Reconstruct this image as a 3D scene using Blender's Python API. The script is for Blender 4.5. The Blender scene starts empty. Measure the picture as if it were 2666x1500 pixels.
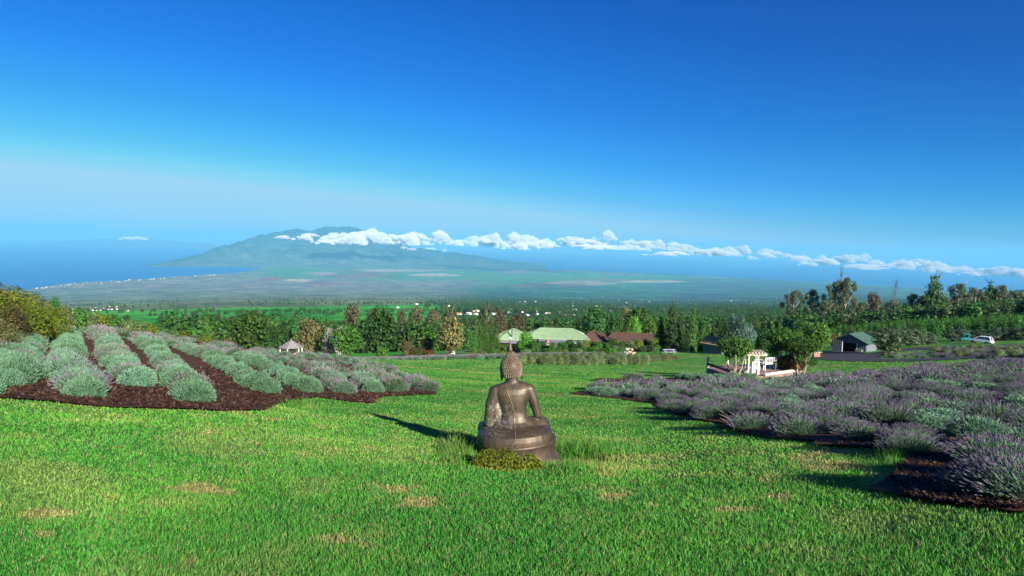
import bpy, bmesh, math, random
import numpy as np
from mathutils import Vector, Matrix
from mathutils.bvhtree import BVHTree
random.seed(7)
rng = np.random.default_rng(11)
SC = bpy.context.scene
COL = SC.collection

# ------------------------------------------------------------------ camera
F = 1737.0                         # focal length in pixels of the 2666 px wide photograph
PITCH, ROLL = math.atan(112 / F), math.radians(1.5)
cr, sr, cp, sp = math.cos(ROLL), math.sin(ROLL), math.cos(PITCH), math.sin(PITCH)
_u0 = np.array([0, sp, cp]); _r0 = np.array([1.0, 0, 0])
CF = np.array([0, cp, -sp]); CR = _r0 * cr + _u0 * sr; CU = _u0 * cr - _r0 * sr
cam_data = bpy.data.cameras.new('camera')
cam_data.sensor_width = 36.0
cam_data.lens = 36.0 * F / 2666.0
cam_data.clip_start = 0.05
cam_data.clip_end = 400000.0
cam = bpy.data.objects.new('camera', cam_data)
COL.objects.link(cam)
m = Matrix.Identity(4)
for i in range(3):
    m[i][0], m[i][1], m[i][2] = CR[i], CU[i], -CF[i]
cam.matrix_world = m
SC.camera = cam

# ------------------------------------------------------------------ sky, sun, exposure
SUN_EL, SUN_AZ = math.radians(21.5), math.radians(147.5)     # azimuth clockwise from the view direction
world = bpy.data.worlds.new("World"); SC.world = world; world.use_nodes = True
wn, wl = world.node_tree.nodes, world.node_tree.links
sky = wn.new('ShaderNodeTexSky'); sky.sky_type = 'NISHITA'; sky.sun_disc = False
sky.sun_elevation = SUN_EL; sky.sun_rotation = SUN_AZ
sky.altitude = 1000; sky.air_density = 1.0; sky.dust_density = 0.3; sky.ozone_density = 4.0
tcw = wn.new('ShaderNodeTexCoord'); rot = wn.new('ShaderNodeVectorRotate'); rot.rotation_type = 'Y_AXIS'
rot.inputs['Angle'].default_value = math.radians(-1.5)
wl.new(tcw.outputs['Generated'], rot.inputs['Vector']); wl.new(rot.outputs[0], sky.inputs['Vector'])
sepc = wn.new('ShaderNodeSeparateColor'); comc = wn.new('ShaderNodeCombineColor'); wl.new(sky.outputs[0], sepc.inputs[0])
for ch, (mul, pw, top) in enumerate(((0.0023, 3.8, 1.38), (0.084, 1.68, 2.4), (0.366, 1.1, 3.2))):      # a deeper, more saturated tone curve for the clear sky
    pn = wn.new('ShaderNodeMath'); pn.operation = 'POWER'; pn.inputs[1].default_value = pw; wl.new(sepc.outputs[ch], pn.inputs[0])
    mn = wn.new('ShaderNodeMath'); mn.operation = 'MULTIPLY'; mn.inputs[1].default_value = mul; wl.new(pn.outputs[0], mn.inputs[0])
    tn = wn.new('ShaderNodeMath'); tn.operation = 'MINIMUM'; tn.inputs[1].default_value = top; wl.new(mn.outputs[0], tn.inputs[0])
    wl.new(tn.outputs[0], comc.inputs[ch])
wl.new(comc.outputs[0], wn['Background'].inputs[0])
wn['Background'].inputs[1].default_value = 0.12
sun_data = bpy.data.lights.new('sun', 'SUN'); sun_data.energy = 5.0; sun_data.angle = math.radians(0.5)
sun_data.color = (1.0, 0.93, 0.82)
sun = bpy.data.objects.new('sun', sun_data); COL.objects.link(sun)
SUN_DIR = Vector((math.sin(SUN_AZ) * math.cos(SUN_EL), math.cos(SUN_AZ) * math.cos(SUN_EL), math.sin(SUN_EL)))
sun.rotation_euler = (-SUN_DIR).to_track_quat('-Z', 'Y').to_euler()
sun.location = SUN_DIR * 50
SC.view_settings.view_transform = 'Standard'; SC.view_settings.look = 'None'
SC.view_settings.gamma = 1.0; SC.view_settings.use_curve_mapping = False
SC.view_settings.exposure = 1.25
SC.render.engine = 'CYCLES'
SC.cycles.use_denoising = True
SC.cycles.max_bounces = 6; SC.cycles.diffuse_bounces = 2; SC.cycles.glossy_bounces = 2
SC.cycles.transmission_bounces = 3; SC.cycles.transparent_max_bounces = 4; SC.cycles.volume_bounces = 1

# ------------------------------------------------------------------ helpers: pixels and terrain
def ray(px, py):
    px = np.asarray(px, float); py = np.asarray(py, float)
    a = (px - 1333) / F; b = -(py - 750) / F
    return CF + a[..., None] * CR + b[..., None] * CU

def project(P):
    P = np.asarray(P, float)
    f = P @ CF
    f = np.where(np.abs(f) < 1e-6, 1e-6, f)
    return 1333 + F * (P @ CR) / f, 750 - F * (P @ CU) / f, f

def px_az_r(px, py):               # azimuth and drop per horizontal metre of a pixel's ray
    d = ray(px, py); h = np.hypot(d[..., 0], d[..., 1])
    return np.arctan2(d[..., 0], d[..., 1]), -d[..., 2] / h

# control columns: at a pixel column, (distance R, pixel row of the ground there) near, (R, height z) far
NEAR = {
    -500: [(12, 1048), (26, 885), (40, 830), (60, 835), (100, 860)],
    0: [(6, 1255), (12, 1040), (26, 905), (40, 862), (60, 878), (100, 893)],
    300: [(6, 1280), (11.5, 1062), (20, 953), (30, 898), (45, 857), (60, 876), (100, 895)],
    600: [(6, 1310), (11.5, 1074), (20, 985), (35, 926), (55, 898), (75, 930), (100, 934), (130, 926)],
    900: [(5.5, 1335), (9.5, 1152), (13, 1098), (17, 1050), (25, 1000), (40, 958), (60, 931), (90, 948), (130, 938), (200, 914)],
    1333: [(5, 1340), (9.5, 1197), (13, 1130), (18, 1075), (31, 1000), (60, 953), (90, 936), (130, 924), (200, 905)],
    1700: [(5, 1345), (9.5, 1200), (18, 1080), (31, 1012), (45, 988), (60, 973), (75, 960), (95, 940), (130, 917), (180, 900)],
    2000: [(5, 1350), (11, 1140), (18, 1065), (30, 1012), (45, 988), (60, 977), (75, 968), (100, 942), (130, 925), (180, 905)],
    2300: [(5, 1370), (9, 1172), (14, 1088), (22, 1035), (35, 990), (50, 964), (70, 950), (100, 937), (130, 921), (160, 903), (200, 886), (260, 872)],
    2666: [(5, 1385), (9, 1190), (15, 1075), (25, 1005), (40, 955), (55, 940), (80, 930), (120, 915), (160, 897), (220, 873), (300, 853), (500, 816)],
    3200: [(5, 1400), (9, 1200), (15, 1080), (25, 1010), (40, 960), (55, 945), (80, 935), (120, 915), (160, 897), (220, 870), (300, 850), (500, 815)],
}
FAR = {
    -500: [(200, -30), (400, -54), (800, -95), (1500, -155), (3000, -290), (6000, -560), (10000, -900), (11000, -1000), (12000, -1012)],
    0: [(200, -31), (400, -56), (800, -98), (1500, -158), (3000, -287), (6000, -545), (10000, -855), (12300, -1000), (13300, -1012)],
    300: [(200, -31), (400, -56), (800, -98), (1500, -156), (3000, -283), (6000, -525), (10000, -800), (14000, -960), (16600, -1000), (17600, -1012)],
    600: [(200, -31), (400, -56), (800, -98), (1500, -155), (3000, -280), (6000, -515), (10000, -780), (14000, -940), (18000, -988), (21000, -1000), (21800, -1012)],
    700: [(200, -31), (400, -56), (800, -98), (1500, -155), (3000, -278), (6000, -510), (10000, -780), (14000, -940), (18000, -985), (34000, -998)],
    900: [(200, -31), (400, -56), (800, -98), (1500, -154), (3000, -275), (6000, -505), (10000, -780), (14000, -940), (18000, -985), (34000, -998)],
    1333: [(400, -56), (800, -98), (1500, -153), (3000, -270), (6000, -500), (10000, -780), (14000, -940), (18000, -985), (29500, -996), (30500, -1012)],
    1700: [(400, -53), (800, -93), (1500, -148), (3000, -262), (6000, -480), (10000, -760), (14000, -930), (18000, -980), (29000, -996), (30000, -1012)],
    2000: [(260, -34), (400, -47), (800, -83), (1500, -133), (3000, -238), (6000, -440), (12000, -760), (18000, -940), (25500, -996), (26500, -1012)],
    2300: [(400, -40), (800, -72), (1500, -120), (3000, -212), (6000, -385), (12000, -660), (18000, -860), (23500, -998), (24500, -1012)],
    2666: [(1000, -64), (2000, -105), (5000, -184), (6500, -270), (10000, -600), (15000, -1000), (16000, -1012)],
    3200: [(1000, -60), (2000, -90), (5000, -140), (6500, -220), (10000, -500), (18000, -1000), (19000, -1012)],
}
LR = np.linspace(math.log(0.5), math.log(45000), 700)
def _near_z(px, R):
    cols = sorted(NEAR)
    return NEAR[px]
def _column(px):
    near = NEAR.get(px)
    if near is None:
        cols = sorted(NEAR); hi = next(c for c in cols if c > px); lo = max(c for c in cols if c < px)
        w = (px - lo) / (hi - lo)
        pl, ph = _column(lo), _column(hi)
        zl = np.interp(np.log([5, 9.5, 13, 18, 31, 45, 60, 90, 130]), LR, pl); zh = np.interp(np.log([5, 9.5, 13, 18, 31, 45, 60, 90, 130]), LR, ph)
        pts = list(zip([5, 9.5, 13, 18, 31, 45, 60, 90, 130], zl * (1 - w) + zh * w))
    else:
        pts = [(R, -R * float(px_az_r(px, py)[1])) for R, py in near]
    pts = [(0.4, -1.7), (3.2, -1.72)] + pts
    last = pts[-1][0]
    pts += [q for q in FAR[px] if q[0] > last * 1.05] + [(60000, FAR[px][-1][1])]
    R = np.array([q[0] for q in pts]); z = np.array([q[1] for q in pts])
    zz = np.interp(np.exp(LR), R, z)
    k = np.exp(-0.5 * (np.arange(-14, 15) / 5.0) ** 2); k /= k.sum()
    q = zz / np.exp(LR); q = np.convolve(np.pad(q, 14, mode='edge'), k, mode='valid')
    return q * np.exp(LR)
_cols = sorted(FAR)
_az = np.array([float(px_az_r(c, 900)[0]) for c in _cols])
_Z = np.array([_column(c) for c in _cols])
AZG = np.linspace(_az[0], _az[-1], 500)
_ZG = np.array([np.interp(AZG, _az, _Z[:, j]) for j in range(len(LR))]).T
_k = np.exp(-0.5 * (np.arange(-24, 25) / 9.0) ** 2); _k /= _k.sum()
_ZG = np.array([np.convolve(np.pad(_ZG[:, j], 24, mode='edge'), _k, mode='valid') for j in range(len(LR))]).T

def _h(i, j, s):
    h = (i.astype(np.int64) * 374761393 + j.astype(np.int64) * 668265263 + s * 1442695041) & 0xFFFFFFFF
    h = ((h ^ (h >> 13)) * 1274126177) & 0xFFFFFFFF
    return ((h ^ (h >> 16)) & 0xFFFF) / 65535.0
def vnoise(x, y, s=0):
    x = np.asarray(x, float); y = np.asarray(y, float)
    i = np.floor(x); j = np.floor(y); u = x - i; v = y - j
    u = u * u * (3 - 2 * u); v = v * v * (3 - 2 * v)
    return (_h(i, j, s) * (1 - u) + _h(i + 1, j, s) * u) * (1 - v) + (_h(i, j + 1, s) * (1 - u) + _h(i + 1, j + 1, s) * u) * v
def fbm(x, y, s=0, o=4):
    t = 0; a = 0.5
    for k in range(o):
        t = t + a * vnoise(np.asarray(x) * 2 ** k, np.asarray(y) * 2 ** k, s + k * 17); a *= 0.5
    return t / (1 - 0.5 ** o)
def sstep(a, b, x):
    t = np.clip((x - a) / (b - a), 0, 1); return t * t * (3 - 2 * t)

def TZ(x, y):                       # ground height
    x = np.asarray(x, float); y = np.asarray(y, float)
    R = np.maximum(np.hypot(x, y), 0.51); az = np.arctan2(x, y)
    aa = np.abs(az)
    w = sstep(1.0, 2.4, aa)         # behind the camera the two sides blend into one gentle slope
    a = np.clip(az, AZG[0], AZG[-1])
    fa = (a - AZG[0]) / (AZG[1] - AZG[0]); i = np.clip(fa.astype(int), 0, len(AZG) - 2); u = fa - i
    fr = (np.log(np.minimum(R, 44000)) - LR[0]) / (LR[1] - LR[0]); j = np.clip(fr.astype(int), 0, len(LR) - 2); v = fr - j
    z = (_ZG[i, j] * (1 - u) + _ZG[i + 1, j] * u) * (1 - v) + (_ZG[i, j + 1] * (1 - u) + _ZG[i + 1, j + 1] * u) * v
    zb = -1.7 - 0.0 * R
    z = z * (1 - w) + zb * w
    z = z - 0.16 * np.exp(-((x - 0.98) ** 2 + (y - 9.45) ** 2) / 0.30)
    z = z + (vnoise(x * 0.9, y * 0.9, 3) - 0.5) * 0.05 * sstep(2, 5, R) * (1 - sstep(60, 200, R))
    z = z + (fbm(x / 900, y / 900, 9) - 0.5) * np.clip(R - 900, 0, 4000) * 0.006 * (1 - sstep(9000, 13000, R))
    return z

def ground(px, py):                 # where the ray through a pixel meets the ground
    az, r = px_az_r(px, py); az = float(az); r = float(r)
    Rs = np.exp(np.linspace(math.log(2.0), math.log(44000), 1700))
    zz = TZ(Rs * math.sin(az), Rs * math.cos(az)) + r * Rs
    k = np.nonzero(zz > 0)[0]
    if len(k) == 0: R = 44000.0
    elif k[0] == 0: R = 2.0
    else:
        i = k[0]; t = zz[i - 1] / (zz[i - 1] - zz[i]); R = Rs[i - 1] + t * (Rs[i] - Rs[i - 1])
    x, y = R * math.sin(az), R * math.cos(az)
    return Vector((x, y, float(TZ(x, y)))), R

def at(px, R, py=900):              # ground point at a pixel column and a distance
    az = float(px_az_r(px, py)[0]); x, y = R * math.sin(az), R * math.cos(az)
    return Vector((x, y, float(TZ(x, y))))
def zray(px, py, R):                # height of the ray through a pixel at distance R
    return -R * float(px_az_r(px, py)[1])

def inpoly(px, py, poly):
    px = np.asarray(px); py = np.asarray(py); c = np.zeros(px.shape, bool)
    n = len(poly)
    for i in range(n):
        x0, y0 = poly[i]; x1, y1 = poly[i - 1]
        t = ((y0 > py) != (y1 > py)) & (px < (x1 - x0) * (py - y0) / ((y1 - y0) if y1 != y0 else 1e-9) + x0)
        c ^= t
    return c

# ------------------------------------------------------------------ helpers: objects and materials
def tag(o, label=None, cat=None, group=None, kind=None):
    if label: o['label'] = label
    if cat: o['category'] = cat
    if group: o['group'] = group
    if kind: o['kind'] = kind
    return o
def link(name, data, parent=None, loc=None):
    o = bpy.data.objects.new(name, data); COL.objects.link(o)
    if parent is not None: o.parent = parent
    if loc is not None: o.location = loc
    return o
def empty(name, loc, rz=0.0, scale=None):
    o = link(name, None, None, loc); o.rotation_euler = (0, 0, rz)
    o.empty_display_size = 0.2
    if scale is not None: o.scale = scale
    return o
def mesh_np(name, V, Fc, mat=None, smooth=False, tint=None, color=None):
    V = np.asarray(V, np.float32); Fc = np.asarray(Fc, np.int32)
    me = bpy.data.meshes.new(name)
    me.vertices.add(len(V)); me.vertices.foreach_set('co', V.ravel())
    k = Fc.shape[1]
    me.loops.add(Fc.size); me.loops.foreach_set('vertex_index', Fc.ravel())
    me.polygons.add(len(Fc)); me.polygons.foreach_set('loop_start', np.arange(0, Fc.size, k, dtype=np.int32))
    me.update(calc_edges=True)
    if smooth: me.polygons.foreach_set('use_smooth', np.ones(len(Fc), bool))
    if tint is not None:
        a = me.attributes.new('tint', 'FLOAT', 'POINT'); a.data.foreach_set('value', np.asarray(tint, np.float32))
    if color is not None:
        a = me.attributes.new('cover', 'FLOAT_COLOR', 'POINT')
        c = np.ones((len(V), 4), np.float32); c[:, :3] = color
        a.data.foreach_set('color', c.ravel())
    if mat is not None: me.materials.append(mat)
    return me

class MB:                           # collects boxes, tubes and prisms into one mesh
    def __init__(s): s.v = []; s.f = []; s.mi = []; s.m = 0
    def add(s, vs, fs):
        b = len(s.v); s.v += [tuple(v) for v in vs]
        for f in fs: s.f.append([b + i for i in f]); s.mi.append(s.m)
        return s
    def box(s, c, d, rz=0.0, M=None):
        hx, hy, hz = d[0] / 2, d[1] / 2, d[2] / 2
        vs = [Vector((x, y, z)) for x in (-hx, hx) for y in (-hy, hy) for z in (-hz, hz)]
        if rz: R = Matrix.Rotation(rz, 3, 'Z'); vs = [R @ v for v in vs]
        if M is not None: vs = [M @ v for v in vs]
        vs = [v + Vector(c) for v in vs]
        return s.add(vs, [(0, 1, 3, 2), (4, 6, 7, 5), (0, 4, 5, 1), (2, 3, 7, 6), (0, 2, 6, 4), (1, 5, 7, 3)])
    def bar(s, a, b, w, h=None):
        a, b = Vector(a), Vector(b); d = b - a
        q = d.to_track_quat('X', 'Z').to_matrix()
        return s.box((a + b) / 2, (d.length, w, h or w), 0, q)
    def tube(s, pts, rad, n=8, cap=True):
        pts = [Vector(p) for p in pts]; b = len(s.v); k = len(pts)
        if not hasattr(rad, '__len__'): rad = [rad] * k
        for i, p in enumerate(pts):
            d = (pts[min(i + 1, k - 1)] - pts[max(i - 1, 0)]).normalized()
            u = d.orthogonal().normalized() if i == 0 else (u - d * u.dot(d)).normalized()
            w = d.cross(u)
            for j in range(n):
                t = 2 * math.pi * j / n
                s.v.append(tuple(p + (u * math.cos(t) + w * math.sin(t)) * rad[i]))
        for i in range(k - 1):
            for j in range(n):
                s.f.append([b + i * n + j, b + i * n + (j + 1) % n, b + (i + 1) * n + (j + 1) % n, b + (i + 1) * n + j]); s.mi.append(s.m)
        if cap:
            s.f.append([b + j for j in range(n)][::-1]); s.mi.append(s.m)
            s.f.append([b + (k - 1) * n + j for j in range(n)]); s.mi.append(s.m)
        return s
    def lathe(s, prof, n=24, sy=1.0, c=(0, 0, 0)):
        b = len(s.v)
        for r, z in prof:
            for j in range(n):
                t = 2 * math.pi * j / n
                s.v.append((c[0] + r * math.cos(t), c[1] + r * sy * math.sin(t), c[2] + z))
        k = len(prof)
        for i in range(k - 1):
            for j in range(n):
                s.f.append([b + i * n + j, b + i * n + (j + 1) % n, b + (i + 1) * n + (j + 1) % n, b + (i + 1) * n + j]); s.mi.append(s.m)
        s.f.append([b + j for j in range(n)][::-1]); s.mi.append(s.m)
        s.f.append([b + (k - 1) * n + j for j in range(n)]); s.mi.append(s.m)
        return s
    def mesh(s, name, *mats, smooth=False):
        me = bpy.data.meshes.new(name); me.from_pydata(s.v, [], s.f)
        for mt in mats: me.materials.append(mt)
        me.polygons.foreach_set('material_index', s.mi)
        if smooth: me.polygons.foreach_set('use_smooth', [True] * len(s.f))
        me.update(); return me
    def build(s, name, mat, parent=None, loc=None, smooth=False):
        mats = mat if isinstance(mat, (list, tuple)) else [mat]
        return link(name, s.mesh(name, *mats, smooth=smooth), parent, loc)

def new_mat(name):
    mt = bpy.data.materials.new(name); mt.use_nodes = True
    nt = mt.node_tree; return mt, nt.nodes, nt.links, nt.nodes['Principled BSDF']
def rgb(n, c):
    q = n.new('ShaderNodeRGB'); q.outputs[0].default_value = (*c, 1); return q.outputs[0]
def mixc(n, l, f, a, b, mode='MIX'):
    q = n.new('ShaderNodeMix'); q.data_type = 'RGBA'; q.blend_type = mode
    for s, v in ((q.inputs[0], f), (q.inputs[6], a), (q.inputs[7], b)):
        if hasattr(v, 'is_linked') or hasattr(v, 'links'): l.new(v, s)
        elif isinstance(v, (tuple, list)): s.default_value = (*v[:3], 1)
        else: s.default_value = v
    return q.outputs[2]
def noise(n, l, vec, scale, detail=3, rough=0.55):
    q = n.new('ShaderNodeTexNoise'); q.inputs['Scale'].default_value = scale
    q.inputs['Detail'].default_value = detail; q.inputs['Roughness'].default_value = rough
    if vec is not None: l.new(vec, q.inputs['Vector'])
    return q.outputs['Fac']
def ramp(n, l, fac, a, b, ca=(0, 0, 0), cb=(1, 1, 1)):
    q = n.new('ShaderNodeValToRGB'); l.new(fac, q.inputs[0])
    q.color_ramp.elements[0].position = a; q.color_ramp.elements[1].position = b
    q.color_ramp.elements[0].color = (*ca, 1); q.color_ramp.elements[1].color = (*cb, 1)
    return q.outputs[0]
def bump(n, l, h, bsdf, strength=0.3, dist=0.02):
    q = n.new('ShaderNodeBump'); q.inputs['Strength'].default_value = strength; q.inputs['Distance'].default_value = dist
    l.new(h, q.inputs['Height']); l.new(q.outputs[0], bsdf.inputs['Normal'])

def simple_mat(name, c1, c2, scale=6.0, rough=0.7, metal=0.0, bumps=0.15, dist=0.01, obj=True, spec=0.3):
    mt, n, l, b = new_mat(name)
    tc = n.new('ShaderNodeTexCoord')
    f = noise(n, l, tc.outputs['Object'] if obj else None, scale, 5, 0.6)
    l.new(ramp(n, l, f, 0.35, 0.68, c1, c2), b.inputs['Base Color'])
    b.inputs['Roughness'].default_value = rough; b.inputs['Metallic'].default_value = metal
    b.inputs['Specular IOR Level'].default_value = spec
    if bumps: bump(n, l, f, b, bumps, dist)
    return mt
def leaf_mat(name, dark, light, third=None, transl=0.33, rough=0.6, vary=0.35):
    mt, n, l, b = new_mat(name)
    at_ = n.new('ShaderNodeAttribute'); at_.attribute_name = 'tint'
    oi = n.new('ShaderNodeObjectInfo')
    c = mixc(n, l, at_.outputs['Fac'], dark, light)
    if third is not None:
        mp = n.new('ShaderNodeMapRange'); mp.inputs[1].default_value = 0.86; mp.inputs[2].default_value = 0.9
        l.new(at_.outputs['Fac'], mp.inputs[0]); c = mixc(n, l, mp.outputs[0], c, third)
    mr = n.new('ShaderNodeMapRange'); l.new(oi.outputs['Random'], mr.inputs[0])
    mr.inputs[3].default_value = 1 - vary; mr.inputs[4].default_value = 1 + vary
    hv = n.new('ShaderNodeHueSaturation'); l.new(mr.outputs[0], hv.inputs['Value']); l.new(c, hv.inputs['Color'])
    mh = n.new('ShaderNodeMapRange'); l.new(oi.outputs['Random'], mh.inputs[0]); mh.inputs[3].default_value = 0.487; mh.inputs[4].default_value = 0.513
    l.new(mh.outputs[0], hv.inputs['Hue'])
    l.new(hv.outputs[0], b.inputs['Base Color']); b.inputs['Roughness'].default_value = rough
    b.inputs['Specular IOR Level'].default_value = 0.25
    if transl:
        t = n.new('ShaderNodeBsdfTranslucent'); l.new(hv.outputs[0], t.inputs['Color'])
        mx = n.new('ShaderNodeMixShader'); mx.inputs[0].default_value = transl
        l.new(b.outputs[0], mx.inputs[1]); l.new(t.outputs[0], mx.inputs[2])
        l.new(mx.outputs[0], n['Material Output'].inputs['Surface'])
    return mt

# ------------------------------------------------------------------ beds and roads, outlined on the ground
BED_LEFT = [(-420, 1045), (0, 1038), (155, 1052), (310, 1062), (465, 1068), (580, 1074), (690, 1070), (745, 1047), (830, 1037),
            (965, 1052), (1000, 1033), (1135, 1028), (1105, 998), (1025, 968), (920, 940), (850, 927), (720, 911), (560, 896),
            (400, 873), (250, 857), (150, 855), (-420, 856)]
BED_RIGHT = [(1478, 1024), (1560, 1034), (1698, 1047), (1760, 1078), (1850, 1104), (1946, 1129), (2060, 1150), (2153, 1166), (2340, 1176), (2371, 1198),
             (2338, 1224), (2318, 1264), (2371, 1306), (2500, 1325), (2666, 1340), (3200, 1350), (3200, 950), (2666, 954), (2500, 959), (2381, 967),
             (2174, 990), (2070, 1000), (1900, 1006), (1760, 1010), (1640, 1013), (1553, 1016)]
BED_MIDDLE = [(1540, 992), (1560, 986), (1640, 989), (1760, 984), (1870, 976), (1960, 985), (1960, 994), (1760, 999), (1640, 999)]
DRIVE = [(2108, 934), (2125, 921), (2165, 914), (2215, 914), (2262, 921), (2320, 910), (2400, 904), (2480, 901), (2530, 902), (2600, 898), (2700, 894),
         (2700, 900), (2560, 906), (2470, 908), (2380, 912), (2315, 920), (2290, 930), (2296, 935), (2380, 936), (2500, 930), (2700, 919),
         (2700, 926), (2500, 936), (2380, 941), (2280, 942), (2180, 940)]
DRY = [(2095, 1196, 70, 13), (2170, 1216, 60, 11), (1590, 1298, 40, 14), (1700, 1318, 26, 10), (2020, 1240, 60, 13), (2030, 1296, 38, 8), (2110, 1246, 42, 9),
       (90, 1340, 70, 14), (180, 1335, 30, 8), (115, 1393, 28, 8), (285, 1300, 40, 14), (560, 1122, 50, 10), (655, 1155, 45, 10), (520, 1270, 60, 16),
       (960, 1435, 60, 18), (1045, 1455, 46, 18), (880, 1405, 46, 14), (490, 1462, 50, 20), (1100, 1310, 60, 14), (1055, 1275, 60, 12), (2290, 1256, 36, 26), (1900, 1330, 60, 16), (2180, 1180, 70, 9)]

def lawn_cover(x, y):               # turf colour: greener and yellower patches, straw where it is dry
    px, py, f = project(np.stack([x, y, TZ(x, y)], -1))
    R = np.hypot(x, y)
    n1 = fbm(x * 0.55, y * 0.55, 21); n2 = fbm(x * 2.6, y * 2.6, 31, 3)
    a = np.array([0.041, 0.190, 0.022]); b = np.array([0.094, 0.272, 0.032]); s = np.array([0.37, 0.27, 0.11])
    t = np.clip((n1 - 0.5) * 2.2 + 0.45 + (n2 - .5) * 0.5, 0, 1)[:, None]
    c = a * (1 - t) + b * t
    dry = np.maximum(sstep(0.56, 0.80, n1 * 0.45 + n2 * 0.55) * 0.5, sstep(0.5, 0.75, fbm(x * 1.1 + 7, y * 1.1, 57, 5)) * 0.24 * (1 - sstep(16, 30, R)))
    for cx, cy, rx, ry in DRY:
        d = np.hypot((px - cx) / rx, (py - cy) / ry)
        dry = np.maximum(dry, (1 - sstep(0.1, 1.5, d + (n2 - .5) * 2.6 + (fbm(x * 9, y * 9, 33, 2) - .5) * 1.4)) * 0.62)
    # mowing streaks and sun-bleached turf on the far lawn
    st = sstep(0.54, 0.70, fbm(x * 0.12, y * 0.9 + x * 0.15, 41)) * sstep(18, 26, R)
    dry = np.maximum(dry, 0.38 * st)
    far = sstep(20, 40, R)[:, None]
    c = c * (1 - far * 0.0)
    return c * (1 - dry[:, None]) + s * dry[:, None], dry

# ================================================================== the large structure: terrain, sea, mountain, air
def far_cover(x, y, z):
    px, py, f = project(np.stack([x, y, z], -1)); R = np.hypot(x, y)
    px = np.clip(px, -600, 3400)
    n0 = fbm(x / 700, y / 700, 51); n1 = fbm(x / 160, y / 160, 61); n2 = fbm(x / 45, y / 45, 71, 3)
    pasture = np.array([0.055, 0.36, 0.035]); wood = np.array([0.035, 0.095, 0.03]); scrub = np.array([0.29, 0.23, 0.18])
    scrubd = np.array([0.17, 0.18, 0.11]); field = np.array([0.07, 0.24, 0.06]); soil = np.array([0.22, 0.09, 0.065]); tan = np.array([0.36, 0.30, 0.16])
    fieldb = np.array([0.09, 0.22, 0.05]); dry = np.array([0.20, 0.19, 0.08])
    one = np.ones((len(x), 1))
    t = sstep(0.40, 0.62, n1)[:, None]
    c = scrub * (1 - t) + scrubd * t
    # the flat isthmus and lower slopes: a patchwork of fields
    ang = 0.5; xr = x * math.cos(ang) - y * math.sin(ang); yr = x * math.sin(ang) + y * math.cos(ang)
    gi, gj = np.floor(xr / 1500 + 0.3 * n0), np.floor(yr / 2300 + 0.3 * n0)
    h = _h(gi, gj, 5)
    fc = np.where(h[:, None] < 0.50, field, np.where(h[:, None] < 0.72, fieldb, np.where(h[:, None] < 0.80, soil, np.where(h[:, None] < 0.87, tan, scrubd))))
    lower = sstep(740, 715, py - 0.012 * (px - 900)) * sstep(560, 760, px)
    lower = np.maximum(lower, sstep(762, 742, py - 0.012 * (px - 1300)) * sstep(1150, 1350, px))
    lower = np.clip(lower * 1.0, 0, 1)[:, None]
    c = c * (1 - lower) + fc * lower
    # green shore strip with houses along the left coast
    # greener scrub just above the pasture
    g = (sstep(735, 790, py) * sstep(1300, 1100, px) * 0.55)[:, None]
    c = c * (1 - g) + np.array([0.09, 0.20, 0.06]) * g
    # bright pasture band
    top = 806 - 0.020 * (px - 300)
    p = sstep(0, 5, py - top + (n2 - 0.5) * 9) * sstep(1220, 1120, px + (n1 - .5) * 90) * sstep(150, 250, px)
    p = p * (1 - 0.75 * sstep(0.56, 0.68, n1 * 0.5 + n2 * 0.5))
    c = c * (1 - p[:, None]) + pasture * p[:, None]
    # wooded, settled slopes on the right
    q = sstep(1080, 1300, px) * sstep(735, 752, py + (n0 - .5) * 34 - 0.004 * (px - 1300))
    ww = wood * (1 - sstep(0.60, 0.70, n0 * .5 + n1 * .5)[:, None]) + np.array([0.07, 0.28, 0.04]) * sstep(0.58, 0.68, n0 * .5 + n1 * .5)[:, None]
    c = c * (1 - q[:, None]) + ww * q[:, None]
    q2 = sstep(1560, 1800, px)[:, None] * sstep(712, 732, py + (n1 - .5) * 16)[:, None] * 0.9
    c = c * (1 - q2) + (np.array([0.045, 0.062, 0.045]) + 0.30 * pasture * sstep(0.54, 0.64, n0)[:, None]) * q2
    for cx, cy, rx, ry, col in ((775, 730, 40, 4, (.55, .45, .22)), (705, 727, 36, 5, (.30, .12, .10)), (850, 738, 60, 3, (.30, .12, .10)), (1130, 716, 70, 4, (.50, .40, .25)), (1700, 733, 90, 3.5, (.50, .42, .2)), (840, 712, 40, 5, (.4, .28, .2)), (1000, 705, 60, 3, (.45, .36, .28)), (1350, 708, 50, 4, (.25, .16, .14))):
        e = (1 - sstep(.6, 1.2, np.hypot((px - cx) / rx, (py - cy) / ry) + (n1 - .5) * .5))[:, None] * (R > 4000)[:, None]; c = c * (1 - e) + np.array(col) * e
    # rough woodland floor between the garden and the open slopes
    w = (1 - sstep(500, 1100, R))[:, None] * sstep(140, 220, R)[:, None]
    c = c * (1 - w) + (wood * 1.2 + pasture * 0.35 * sstep(0.45, 0.6, n1)[:, None]) * w
    d = (sstep(2180, 2250, px) * sstep(170, 185, R) * (1 - sstep(235, 260, R)))[:, None] * sstep(0.3, 0.6, n2)[:, None]
    c = c * (1 - d) + dry * d
    return c * (0.72 + 0.56 * n2[:, None])

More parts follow.
